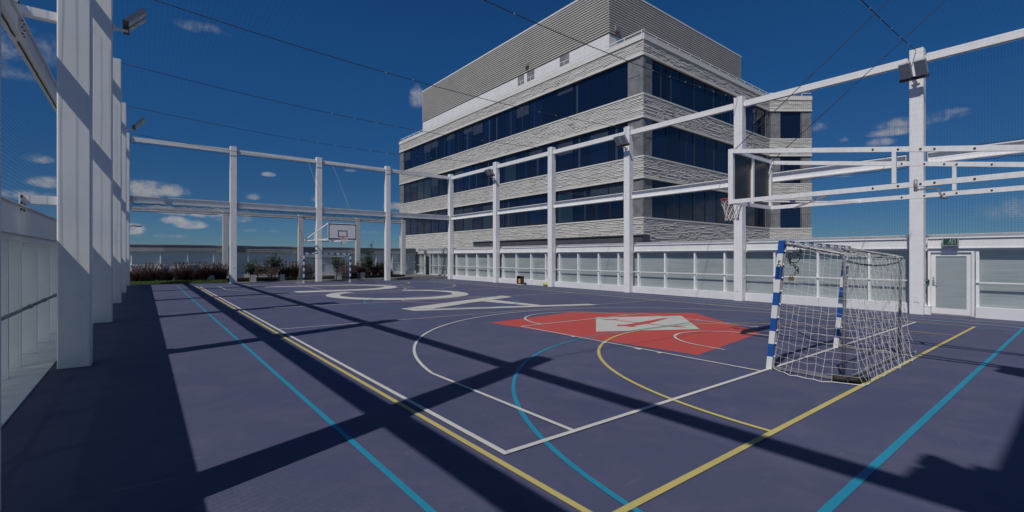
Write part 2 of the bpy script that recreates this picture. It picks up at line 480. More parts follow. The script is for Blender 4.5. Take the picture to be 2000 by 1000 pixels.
def blue_end(m, sg):
    bl.seg(b0x + .04, m(1.08), b1x + .2, m(1.08), .062, 1)
    for cx, a in ((8.05, 1), (2 * XC - 8.05, 0)):
        if sg > 0: bl.arc(cx, m(1.08), 5.6, 90 * a, 90 * a + 90, .052, 2)
        else: bl.arc(cx, m(1.08), 5.6, -90 * a, -90 * a - 90, .06, 2)
    bl.seg(8.05, m(6.68), 2 * XC - 8.05, m(6.68), .06, 2)
bl.end(blue_end)
bl.m.build('blue_line', M_lblue, court)
em = MB(); slope_sheet(em, [(6.98, 9.65), (7.56, 4.27), (11.23, 4.77), (13.71, 7.85), (10.44, 10.21)], .0015)
emb = em.build('red_shield', M_lred, court)
e2 = MB(); slope_sheet(e2, [(10.16, 8.86), (8.12, 7.08), (10.53, 5.9), (12.67, 7.69)], .0025)
e2.build('white_square', M_letter, emb)
e3 = MB()
slope_sheet(e3, [(10.13, 8.25), (10.22, 8.25), (10.30, 7.34), (10.42, 6.5), (10.35, 6.5), (10.19, 7.34)], .0032)
slope_sheet(e3, [(10.02, 8.55), (9.95, 8.30), (10.12, 8.2), (10.42, 8.23), (10.33, 8.33), (10.2, 8.32)], .0036)
slope_sheet(e3, [(10.24, 6.57), (10.34, 6.4), (10.50, 6.22), (10.56, 6.36), (10.52, 6.58), (10.4, 6.5)], .0036)
slope_sheet(e3, [(11.82, 7.57), (11.62, 7.65), (10.2, 7.48), (9.55, 7.40), (9.60, 7.15), (10.3, 7.2)][::-1], .0040)
slope_sheet(e3, [(9.22, 7.38), (9.38, 7.28), (9.42, 7.08), (9.58, 7.02), (9.66, 7.25), (9.62, 7.42), (9.45, 7.52)], .0044)
e3.build('red_cross', M_lred, emb)


def ribbon(o, i, name, dz):
    m = MB()
    for a, b, c, d in zip(o, o[1:], i[1:], i): slope_sheet(m, [a, b, c, d], dz)
    return m.build(name, M_letter, court)


ribbon([(5.2, 28.6), (8.3, 28.6), (9.8, 28.55), (10.8, 28.2), (11.5, 27.3), (11.75, 26.0), (11.4, 24.8), (10.5, 23.8), (9.3, 23.3), (7.5, 23.1), (5.6, 23.09)],
       [(5.2, 28.1), (8.2, 28.05), (9.5, 27.95), (10.3, 27.6), (10.85, 26.9), (11.05, 26.0), (10.8, 25.3), (10.1, 24.65), (9.1, 24.2), (7.4, 24.0), (5.67, 24.08)], 'letter_u', .002)
AA = [rad(121 + (423 - 121) * i / 60) for i in range(61)]
ribbon([(9.25 + 3.2 * math.cos(a), 19.9 + 3.05 * math.sin(a)) for a in AA], [(9.22 + 2.57 * math.cos(a), 20.02 + 2.28 * math.sin(a)) for a in AA], 'letter_c', .002)
la = MB()
slope_sheet(la, [(6.55, 14.02), (6.63, 13.21), (7.36, 13.46), (10.31, 14.92), (12.7, 15.9), (12.78, 16.76), (11.09, 16.05)], .002)
slope_sheet(la, [(7.36, 13.46), (6.63, 13.21), (13.25, 11.38), (13.13, 11.85)], .0026)
slope_sheet(la, [(11.11, 15.3), (10.31, 14.92), (10.86, 12.41), (11.29, 12.37)], .0031)
la.build('letter_a', M_letter, court)

# ledge tiles along the left wall, paving, lawn and planting bed at the far end
lt = MB()
yy = -6.4
while yy < 33.6:
    lt.box(-1.98, -1.045, yy, yy + 1.19, -.4, .03 + R.uniform(-.002, .002)); yy += 1.2
tag(lt.build('ledge_tile', M_tile), kind='structure')
pv = MB(); pv.box(-1.98, 20.1, 33.76, 39.6, -.41, -.06)
tag(pv.build('terrace_paving', M_pave), kind='structure')
bd = MB()
bd.prism([(-.9, 34.9), (4.0, 34.75), (8.0, 35.3), (13, 35.1), (16.3, 35.0), (17.3, 36.2), (16.8, 38.6), (-.9, 38.9)], -.05, .06)
tag(bd.build('planting_bed', M_soil), kind='structure')
lw = MB(); lw.prism([(-.85, 33.95), (4.3, 33.9), (4.6, 34.7), (3.9, 34.8), (-.85, 35.0)], -.04, .075)
tag(lw.build('lawn', M_lawn), kind='structure')
gb = MB()
for i in range(4200):
    x = R.uniform(-.8, 4.4); y = R.uniform(33.97, 34.85); a = R.uniform(0, 6.28); h = R.uniform(.04, .13); w = .012
    dx, dy = math.cos(a) * w, math.sin(a) * w; lx, ly = R.uniform(-.04, .04), R.uniform(-.04, .04)
    gb._add([(x - dx, y - dy, .07), (x + dx, y + dy, .07), (x + lx, y + ly, .07 + h)], [(0, 1, 2)])
for i in range(2500):
    x = R.uniform(4.5, 16.5); y = R.uniform(35.0, 35.5); a = R.uniform(0, 6.28); h = R.uniform(.05, .2); w = .014
    dx, dy = math.cos(a) * w, math.sin(a) * w
    gb._add([(x - dx, y - dy, .04), (x + dx, y + dy, .04), (x + R.uniform(-.06, .06), y, .05 + h)], [(0, 1, 2)])
tag(gb.build('grass', M_blade), kind='stuff')

# ------------------------------------------------------------------ steel frame
ROWS = [-1.7, 3.55, 9.35, 15.15, 21.0, 26.8, 33.15]
XL, XR, ZT, ZM = -.79, 19.93, 8.41, 4.98
FARX = [4.33, 9.42, 14.4]


def column(label, x, y, z0, z1, group, plate=True, w=.18):
    r = thing('steel_column', label, 'column', (x, y, z0), 0, group)
    MB().cbox(-w, w, -w, w, 0, z1 - z0, .015).build('shaft', M_steel, r)
    m = MB()
    m.box(-w - .012, -w - .002, -.07, .07, .42, .62); m.box(-.07, .07, -w - .012, -w - .002, 1.0, 1.06)
    m.build('cover_plate', M_steel2, r)
    return r


cols = {}
lab_r = ['tall white steel column right of the near goal carrying a floodlight', 'tall white column behind the near basketball backboard',
         'white column with a floodlight in front of the grey corner of the building', 'bare white column between the two middle floodlight columns of the right row',
         'white column carrying the farthest floodlight of the right row', 'white corner column at the far right end of the court']
for i, y in enumerate(ROWS[1:]):
    column(lab_r[i], XR, y, zf(XR) - .02, ZT, 'tall columns along the right side')
lab_l = ['white column at the left edge behind the camera that shades the corner', 'white column left of the camera just outside the picture',
         'widest nearest white column at the left edge beside the grey handrail', 'second white column of the left row with a floodlight at its top',
         'third white column of the left row, bare and sunlit at its top', 'fourth white column of the left row with the small looking floodlight', 'white corner column where the left row meets the far beam']
for i, y in enumerate(ROWS):
    column(lab_l[i], XL, y, zf(XL) - .02, ZT, 'tall columns along the left side')
lab_f = ['tall white column left of the wooden bench at the far end', 'tall white column behind the far goal and backboard', 'tall white column right of the far goal in front of the planting']
for i, x in enumerate(FARX): column(lab_f[i], x, 33.15, zf(x) - .02, ZT, 'tall columns across the far end')
lab_s = ['short white column behind the planting, left of the first tall far column', 'short white column between the bench and the far goal', 'short white column seen right of the far backboard', 'short white corner column beside the far right glass wall']
for i, x in enumerate([4.64, 9.75, 14.35, 18.55]): column(lab_s[i], x, 39.25, -.1, 4.92, 'short columns of the far canopy')


def ibeam(mb, L, h, w, fl=.03, wb=.05):
    """I section along +x, top at z=0"""
    mb.box(0, L, -w / 2, w / 2, -fl, 0); mb.box(0, L, -w / 2, w / 2, -h, -h + fl); mb.box(.0, L, -wb / 2, wb / 2, -h + fl, -fl)
    mb.box(-.012, 0, -w / 2, w / 2, -h, 0); mb.box(L, L + .012, -w / 2, w / 2, -h, 0)


def beam(label, p, q, z, kind, group, h=.36, w=.24):
    p = Vector((p[0], p[1], z)); q = Vector((q[0], q[1], z)); L = (q - p).length
    r = thing('steel_beam', label, 'beam', p, math.atan2(q.y - p.y, q.x - p.x), group)
    m = MB(); g = .05
    if kind == 'box':
        m.box(g, L - g, -.09, .09, -.24, 0)
    else:
        ibeam(m, L, h, w)
    m.build('girder', M_steel, r)
    for e, sg in ((0, 1), (L, -1)):
        c = MB()
        if kind == 'box':
            c.box(e, e + sg * .12, -.05, .05, -.2, -.04); c.box(e + sg * .1, e + sg * .14, -.095, .095, -.25, .008)
        else:
            c.box(e - sg * .013, e - sg * .03, -.05, .05, -h + .03, -.03)
            for zz in (-.08, -.17, -.26): c.ball((e + sg * .05, -w / 2 - .005, zz), .018, 6, 4)
        c.build('end_plate', M_steel2 if kind == 'box' else M_galv, r)
    return r


for i in range(6):
    a, b = ROWS[i], ROWS[i + 1]
    side = 'between the far corner and the next column' if i == 5 else 'bay %s from the near end' % nth(i)
    # kept clear of the columns they bolt to
    beam('white top rail beam of the right row, ' + side, (XR, a + .19), (XR, b - .19), 8.2, 'box', 'top beams of the right side')
    beam('white lower girder of the right row, ' + side, (XR, a + .28), (XR, b - .28), ZM, 'i', 'lower girders of the right side')
    beam('white top beam outside the left columns, ' + side, (-1.28, a + .0), (-1.28, b - .03), 8.2, 'box', 'top beams of the left side')
    beam('white bolted girder outside the left columns, ' + side, (-1.39, a + .0), (-1.39, b - .03), ZM, 'i', 'lower girders of the left side', .32, .13)
XF = [XL] + FARX + [XR]
for i in range(4):
    w = ['left corner bay', 'bay left of the far hoop', 'bay above the far hoop', 'right corner bay'][i]
    beam('white top rail beam across the far end, ' + w, (XF[i] + .19, 33.15), (XF[i + 1] - .19, 33.15), 8.24, 'box', 'top beams of the far end')
    beam('grey shaded girder across the far end, ' + w, (XF[i] + .22, 33.15), (XF[i + 1] - .22, 33.15), ZM, 'i', 'lower girders of the far end')
    x2 = [-.8, 4.64, 9.75, 14.35, 18.55]
    beam('thin rear canopy beam on the short columns, ' + w, (x2[i] + .19, 39.25), (x2[i + 1] - .19, 39.25), 4.88, 'box', 'rear canopy beams')
beam('top beam closing the court behind the camera', (XL + .19, -1.7), (12.0, -1.7), 8.25, 'box', 'top beams behind the camera')
# short brackets from the left columns out to the girder and to the wall
for i, y in enumerate(ROWS[2:6]):
    for k, z in enumerate((5.07, 2.42)):
        m = thing('bracket', ('upper' if k == 0 else 'lower') + ' white outrigger bracket on the %s left column' % nth(i), 'bracket', (-.97, y, z), 0, 'outrigger brackets of the left columns')
        q = MB(); q.box(-.42 if k == 0 else -.365, 0, -.06, .06, -.06, .06); q.build('arm', M_steel, m)
        p = MB(); p.box(-.44, -.422, -.13, .13, -.08, .20) if k == 0 else p.box(-.38, -.366, -.13, .13, -.2, .08)
        for zz in ((-.03, .05, .14) if k == 0 else (-.15, -.06, .03)):
            for yy in (-.1, .1): p.ball(((-.42 if k == 0 else -.364), yy, zz), .02, 7, 4, 1)
        p.build('bolted_plate', [M_steel2, M_bolt], m)


# ------------------------------------------------------------------ floodlights
def floodlight(label, loc, rz):
    r = thing('floodlight', label, 'floodlight', loc, rz, 'floodlights on the columns')
    # local: column face at x=0, lamps reach out along +x
    MB().box(.002, .05, -.1, .1, -.36, -.26).box(.05, .30, -.05, .05, -.34, -.30).build('bracket', M_steel2, r)
    MB().bar((.26, -.36, -.24), (.26, .36, -.24), .12, .09).build('cross_bar', M_dark, r)
    for sy in (-1, 1):
        h = MB(); ang = rad(48)
        ax = Vector((math.cos(ang), 0, math.sin(ang))); nx = Vector((math.sin(ang), 0, -math.cos(ang)))
        o = Vector((.20, sy * .19, -.2))
        for j in range(2):
            a = o + ax * (.02 + j * .28); b = o + ax * (.30 + j * .28)
            h.extr([a + nx * .0 + Vector((0, -.16, 0)), a + Vector((0, .16, 0)), a + nx * .10 + Vector((0, .14, 0)), a + nx * .10 + Vector((0, -.14, 0))],
                   [b + nx * .0 + Vector((0, -.16, 0)), b + Vector((0, .16, 0)), b + nx * .10 + Vector((0, .14, 0)), b + nx * .10 + Vector((0, -.14, 0))])
        hd = h.build('lamp_head', M_grey, r)
        g = MB()
        for j in range(2):
            a = o + ax * (.045 + j * .28) + nx * .104; b = o + ax * (.245 + j * .28) + nx * .104
            g.quad(a + Vector((0, -.12, 0)), a + Vector((0, .12, 0)), b + Vector((0, .12, 0)), b + Vector((0, -.12, 0)))
        g.build('lens', M_lens, hd)
    return r


fl = floodlight('twin floodlight on the tall column right of the near goal', (XR - .18, ROWS[1], 7.62), math.pi)
dup(fl, (XR - .18, ROWS[3], 7.62), math.pi, 'twin floodlight on the column at the grey corner of the building')
dup(fl, (XR - .18, ROWS[5], 7.62), math.pi, 'smallest twin floodlight on the far part of the right row')
dup(fl, (XL + .18, ROWS[3], 7.62), 0, 'grey floodlight against the sky on the second left column')
dup(fl, (XL + .18, ROWS[5], 7.62), 0, 'small floodlight against the sky on the fourth left column')
dup(fl, (XL + .12, ROWS[0] - .06, 7.75), rad(90), 'floodlight behind the camera on the left corner column')
dup(fl, (4.9, ROWS[0] - .06, 7.75), rad(90), 'floodlight behind the camera on the end beam')
wlmp = thing('wall_lamp', 'tiny dark lamp arm poking out beside the last left column', 'lamp', (-.72, 38.9, 3.55))
MB().tube([(0, 0, 0), (.15, 0, .06), (.3, 0, .05)], .03).build('arm', M_dark, wlmp); MB().box(.3, .62, -.09, .09, -.0, .07).build('lamp_head', M_dark, wlmp)


# ------------------------------------------------------------------ glass parapet walls
def wall_bay(label, group, loc, rz, L, z_base, posts, pane=None, kerb=True, rail_mat=None, door=None, f0=.22, f1=None, post_w=.07, top=(1.87, 2.21, 2.32), depth=.2, fascia=None):
    """local x runs along the bay, -y faces the court. posts: offsets along x. door=(x0,x1)"""
    pane = pane or M_pane
    r = thing('glass_wall', label, 'glass wall', loc, rz, group)
    zb, zt = top[0] - 0.0, top[1]
    f1 = L - .22 if f1 is None else f1
    m = MB(); m.box(f0, f1, -.05, .09, top[0], top[1] - .02); m.box(f0, f1, -.09, .09, top[1] - .02, top[1]); m.box(f0, f1, -.09, -.05, top[0], top[0] + .025)
    m.build('fascia', fascia or M_steel2, r)
    MB().box(0, L, .092, .30, top[0] - .06, top[2]).box(0, L, .03, .33, top[2], top[2] + .015).build('cap', M_plain, r)
    MB().box(f0 * .5, L - f0 * .5, -.02, .089, top[0] - .07, top[0] - .003).build('head_rail', M_steel2, r)
    zk = z_base + .33 if kerb else z_base
    segs = [(0.02, L - .02)]
    if door: segs = [(0.02, door[0] - .1), (door[1] + .1, L - .02)]
    if kerb:
        for a, b in segs:
            k = MB()
            n = max(1, round((b - a) / 1.5)); w = (b - a) / n
            for j in range(n): k.box(a + j * w + .004, a + (j + 1) * w - .004, -.10, .22, z_base - .1, zk)
            k.build('kerb', M_plain, r)
    allp = sorted(posts)
    for x in allp:
        if door and door[0] - .02 < x < door[1] + .02: continue
        MB().box(x - post_w / 2, x + post_w / 2, -.018, depth - .02, zk + .002, top[0] - .073).build('post', M_post, r)
    edges = [-post_w / 2 - .002] + allp + [L + post_w / 2]
    if door: edges = sorted([e for e in edges if not (door[0] - .05 < e < door[1] + .05)] + [door[0] - .045, door[1] + .045])
    for a, b in zip(edges, edges[1:]):
        if door and a >= door[0] - .06 and b <= door[1] + .06: continue
        if b - a < .12: continue
        a, b, yg, z0_, z1_ = a + post_w / 2 + .003, b - post_w / 2 - .003, depth - .04, zk + .004, top[0] - .061
        MB().quad((a, yg, z0_), (b, yg, z0_), (b, yg, z1_), (a, yg, z1_)).build('glass_pane', pane, r)
    zr = z_base + 1.09
    for a, b in (segs if rail_mat is not False else ()):
        if b - a > .3: MB().box(a, b, -.06, -.028, zr - .02, zr + .02).build('rail', rail_mat or M_steel2, r)
    return r


def swing_door(wall, x, zb, w, h, glass, handle_side=1):
    """glazed door set into a wall bay: the frame is the part, leaf, glass and handle its sub-parts"""
    f = MB(); f.box(-w / 2 - .075, -w / 2 - .005, -.03, .12, 0, h + .07); f.box(w / 2 + .005, w / 2 + .075, -.03, .12, 0, h + .07); f.box(-w / 2 - .005, w / 2 + .005, -.03, .12, h + .006, h + .07)
    r = f.build('door', M_steel2, wall, (x, 0, zb))
    lf = MB(); a = .11
    lf.box(-w / 2, -w / 2 + a, .02, .075, .02, h); lf.box(w / 2 - a, w / 2, .02, .075, .02, h); lf.box(-w / 2 + a, w / 2 - a, .02, .075, h - .12, h); lf.box(-w / 2 + a, w / 2 - a, .02, .075, .02, .2)
    lf.build('leaf', M_steel2, r)
    g = MB(); g.quad((-w / 2 + a, .045, .2), (w / 2 - a, .045, .2), (w / 2 - a, .045, h - .12), (-w / 2 + a, .045, h - .12)); g.build('door_glass', glass, r)
    hd = MB(); hx = -handle_side * (w / 2 - .055)
    hd.box(hx - .02, hx + .02, .0, .018, .95, 1.12); hd.tube([(hx, .0, 1.02), (hx, -.045, 1.02), (hx + handle_side * .12, -.05, 1.02)], .011); hd.box(hx - .018, hx + .018, .0, .018, 1.16, 1.2)
    hd.build('handle', M_galv, r)


ZR = zf(20.2)
XW = 20.16
# right wall: local x runs towards -Y (towards the camera)
post_sets = [[.42, 1.95, 3.5, 5.05], [.45, 2.02, 3.6, 5.02], [.45, 2.02, 3.6, 5.0], [.5, 2.0, 3.55, 5.0], [.5, 2.0, 3.5, 5.0]]
names = ['right of the near goal column', 'seen through the near goal net', 'bay of the right wall left of the near backboard column', 'bay of the right wall behind the yellow bag',
         'bay of the right wall behind the black box', 'bay of the right wall before the far door']
for i in range(1, 6):
    a, b = ROWS[i], ROWS[i + 1]
    wall_bay(['pale frosted glass wall panels seen through the near goal net', 'pale frosted glass wall bay left of the near backboard column', 'frosted glass wall bay with the yellow bag at its kerb',
              'frosted glass wall bay just beyond the black box', 'frosted glass wall bay next before the far door'][i - 1],
             'frosted glass bays of the right wall', (XW, b - .0, 0), rad(-90), b - a, ZR, post_sets[i - 1] if i > 1 else [1.3, 2.85, 4.45])
wn = wall_bay('frosted glass wall bay holding the near exit door under the green sign', 'frosted glass bays of the right wall', (XW, ROWS[1], 0), rad(-90), 5.2, ZR, [1.38, 2.9, 4.45], door=(.30, 1.24))
wf = wall_bay('frosted glass wall bay holding the dark narrow door at the far end', 'frosted glass bays of the right wall', (XW, 39.6, 0), rad(-90), 6.45, ZR, [.7, 3.0, 4.0, 5.6], door=(1.45, 2.45))
swing_door(wn, .77, ZR + .02, .94, 2.0, M_pane)
swing_door(wf, 1.95, ZR + .02, .94, 2.0, M_doorglass)
cb = thing('door_closer_box', 'small white box on the floor beside the near exit door', 'box', (XW - .12, ROWS[1] - .24, ZR))
MB().cbox(-.09, .09, -.08, .08, .0, .26, .01).build('casing', M_plain, cb); MB().box(-.1, .1, -.09, .09, .26, .28).build('lid', M_steel2, cb)
ph = thing('push_handle', 'dark green push handle on the post beside the near exit door', 'handle', (XW - .06, ROWS[1] - .22, .72))
MB().box(-.03, .03, -.05, .05, 0, .14).build('lock_body', M_green, ph); MB().bar((-.05, -.02, .10), (-.05, .22, .10), .03, .03).build('lever', M_galv, ph)


def exit_sign(label, loc, rz):
    r = thing('exit_sign', label, 'exit sign', loc, rz, 'green running-man exit signs')
    MB().box(-.19, .19, -.05, .04, -.125, .125).build('housing', M_grey, r)
    MB().box(-.165, .165, -.055, -.0505, -.10, .10).build('sign_face', M_green, r)
    m = MB(); y = -.059
    def pl(*p): m._add([(a, y, b) for a, b in p], [tuple(range(len(p)))])
    m.ball((.005, y + .002, .058), .015, 8, 4)
    m.bar((.0, y, .04), (-.015, y, -.005), .022, .006); m.bar((-.012, y, -.005), (.025, y, -.03), .016, .006); m.bar((.025, y, -.03), (.02, y, -.07), .014, .006)
    m.bar((-.015, y, -.005), (-.035, y, -.045), .016, .006); m.bar((-.035, y, -.045), (-.065, y, -.05), .014, .006)
    m.bar((.0, y, .035), (.035, y, .015), .012, .006); m.bar((-.0, y, .035), (-.035, y, .02), .012, .006)
    for a, b in (((.055, -.08), (.055, .08)), ((.055, .08), (.11, .08)), ((.11, .08), (.11, -.08))): m.bar((a[0], y, a[1]), (b[0], y, b[1]), .01, .006)
    m.build('running_man', M_signw, r)
    return r


es = exit_sign('exit sign above the near glass door', (XW - .14, 2.76, 2.08), rad(-90))
dup(es, (XW - .14, 37.75, 2.0), rad(-90), 'tiny exit sign above the dark far door')
# left wall
for i in range(6):
    a, b = ROWS[i], ROWS[i + 1]; L = b - a
    wall_bay(['shaded glass wall bay behind the camera', 'shaded glass wall bay beside the camera', 'shaded left glass wall bay with the grey handrail, nearest in view', 'left glass wall bay behind the second left column',
              'left glass wall bay behind the third left column', 'left glass wall bay behind the fourth left column'][i], 'glass bays of the left wall', (-1.39, a, 0), rad(90), L, .03,
             [x * 1.25 + .2 for x in range(int(L / 1.25) + 1) if x * 1.25 + .2 < L - .1], pane=M_pane_left, rail_mat=False, kerb=False, f0=.0, f1=L - .003, post_w=.05, top=(1.92, 2.33, 2.36), depth=.27)
for i in range(1, 6):
    hr = thing('handrail', 'dark round handrail on the shaded left wall, ' + ('nearest length' if i == 1 else 'length %s along' % nth(i - 1)), 'handrail', (-1.35, ROWS[i], .86), 0, 'handrail lengths on the left wall')
    L = ROWS[i + 1] - ROWS[i]
    MB().tube([(0, .01, 0), (0, L - .01, 0)], .024, 10).build('rail', M_galv, hr)
    for k in range(4):
        y = .7 + k * 1.25
        if y < L: MB().tube([(0, y - .03, 0), (0, y + .03, 0)], .036, 10).tube([(-.001, y, -.02), (-.07, y, -.03)], .012).build('clamp', M_grey, hr)
# far wall
xs = [-1.2, 4.05, 9.15, 14.05, 20.0]
for i in range(4):
    L = xs[i + 1] - xs[i]
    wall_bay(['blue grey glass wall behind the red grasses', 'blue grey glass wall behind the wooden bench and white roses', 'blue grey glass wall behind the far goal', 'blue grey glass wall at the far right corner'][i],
             'glass bays of the far wall', (xs[i], 39.55, 0), 0, L, -.05, [x * 1.53 + .55 for x in range(int(L / 1.53) + 1) if x * 1.53 + .55 < L - .1], pane=M_pane_far, fascia=M_fshade, kerb=True, f0=.0 + .01, f1=L - .01,
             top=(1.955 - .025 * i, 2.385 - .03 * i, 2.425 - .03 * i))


# ------------------------------------------------------------------ nets and cables
M_net = mat('dark_net_twine', (.012, .016, .028), .8)
M_netc = mat('blue_canopy_twine', (.02, .055, .11), .8)


def strands(name, mtl, parent, fn, lu, lv, pitch, w, su, sv):
    """woven net: fn(u, v) in metres gives a point; one ribbon per twine in both directions, cut into su / sv pieces"""
    m = MB(); rn = random.Random(5)
    for (L, Lo, n, sw) in ((lu, lv, sv, False), (lv, lu, su, True)):
        k = pitch / 2
        while k < L:
            vs = []; e = .0006 if sw else 0
            for j in range(n + 1):
                o = Lo * j / n; d = rn.uniform(-.006, .006) if 0 < j < n else 0
                for q in (-w / 2, w / 2):
                    p = fn(o, k + q + d) if sw else fn(k + q + d, o)
                    vs.append((p[0] + e, p[1], p[2] + e))
            m._add(vs, [(2 * j, 2 * j + 1, 2 * j + 3, 2 * j + 2) for j in range(n)])
            k += pitch
    return m.build(name, mtl, parent)


def scallop(a, b, n, dip, r=.012):
    """rope looped from hook to hook between two points"""
    a = Vector(a); b = Vector(b); pts = []
    for i in range(n):
        for k in range(6):
            u = (i + k / 6) / n; s = k / 6
            pts.append(a.lerp(b, u) - Vector((0, 0, dip * 4 * s * (1 - s))))
    pts.append(b)
    return MB().tube(pts, r, 4)


nr = thing('safety_net', 'fine dark safety net between the right hand columns', 'net', (0, 0, 0))
strands('mesh', M_net, nr, lambda u, v: (XR + .21, u - 6, v + 2.3), 39.1, 5.65, .07, .0029, 12, 4)
rp = MB()
for i in range(6):
    a, b = ROWS[i], ROWS[i + 1]
    for z, d in ((7.93, .02), (4.58, .05), (5.02, .01)):
        q = scallop((XR - .13, a + .2, z), (XR - .13, b - .2, z), 8, d, .008); rp._add(q.v, q.f)
rp.build('edge_rope', M_rope, nr)
nl = thing('safety_net', 'fine dark safety net outside the left hand columns', 'net', (0, 0, 0))
strands('mesh', M_net, nl, lambda u, v: (-1.47, u - 6, v + 2.4), 39.1, 5.5, .06, .0034, 40, 6)
rp = MB()
for i in range(6):
    q = scallop((-1.39, ROWS[i] + .1, 4.648), (-1.39, ROWS[i + 1] - .1, 4.648), 12, .012, .010); rp._add(q.v, q.f)
    q = scallop((-1.48, ROWS[i] + .1, 2.42), (-1.48, ROWS[i + 1] - .1, 2.42), 10, .03, .012); rp._add(q.v, q.f)
rp.build('edge_rope', M_rope, nl)
nf = thing('safety_net', 'fine dark safety net across the far end above the girder', 'net', (0, 0, 0))
strands('mesh', M_net, nf, lambda u, v: (XL + u, 33.3, v + 5.0), XR - XL, 3.0, .08, .004, 8, 3)
rp = MB()
for i in range(4):
    q = scallop((XF[i] + .2, 33.05, 7.97), (XF[i + 1] - .2, 33.05, 7.97), 12, .07, .012); rp._add(q.v, q.f)
rp.build('edge_rope', M_rope, nf)
ncv = thing('safety_net', 'sagging blue canopy net over the far planting', 'net', (0, 0, 0))
def canopy(u, v):
    a, b = u / (XR - XL), v / 5.8
    return (XL + u, 33.3 + v, 4.66 + .12 * b - .22 * math.sin(math.pi * b) - .08 * abs(math.sin(a * 16 * math.pi)) * (1 - b))


strands('mesh', M_netc, ncv, canopy, XR - XL, 5.8, .05, .011, 48, 8)
rp = MB()
for i in range(4):
    q = scallop((XF[i] + .2, 33.3, 4.66), (XF[i + 1] - .2, 33.3, 4.66), 8, .14, .014); rp._add(q.v, q.f)
    rp.tube([(XF[i] + .2, 39.1, 4.6), (XF[i + 1] - .2, 39.1, 4.6)], .02, 5)
for i in range(1, 4): rp.tube([(XF[i], 33.4, 4.62), (XF[i] + .15, 36, 4.5), ([0, 4.64, 9.75, 14.35][i], 39.0, 4.7)], .018, 5)
rp.build('edge_rope', M_rope, ncv)


def sag(x, u): return 8.34 - .42 * 4 * u * (1 - u)


nrf = thing('safety_net', 'fine dark roof net hung from the cross cables', 'net', (0, 0, 0))
RW = XR - XL - .3
strands('mesh', M_net, nrf, lambda u, v: (XL + .15 + u, v - 6, sag(0, u / RW)), RW, 39.1, .12, .0022, 16, 6)
tag(nrf.children[0], None)
cl_lab = ['cross cable overhead behind the near hoop, reaching the tall right column', 'cross cable crossing in front of the penthouse corner', 'highest long cable running across the left sky to the middle right column',
          'second cable from the top across the left sky', 'third cable from the top across the left sky', 'lowest cable just above the far top beam']
for i, y in enumerate(ROWS[1:]):
    yy = y - (.25 if i == 5 else 0)
    nc = MB(); P = [(XL + .2 + k / 40 * (XR - XL - .4), yy, sag(0, k / 40) + (.05 if i == 5 else 0)) for k in range(41)]
    nc.tube(P, .0115, 5)
    for k in range(1, 40):
        if k % 2 == 0 and k > 12: nc.ball((P[k][0], P[k][1], P[k][2] - .005), .022, 6, 4, 1)
    tag(nc.build('net_cable', [M_rope, M_cream]), cl_lab[i], 'cable', 'cross cables carrying the roof net')

# ------------------------------------------------------------------ basketball hoops


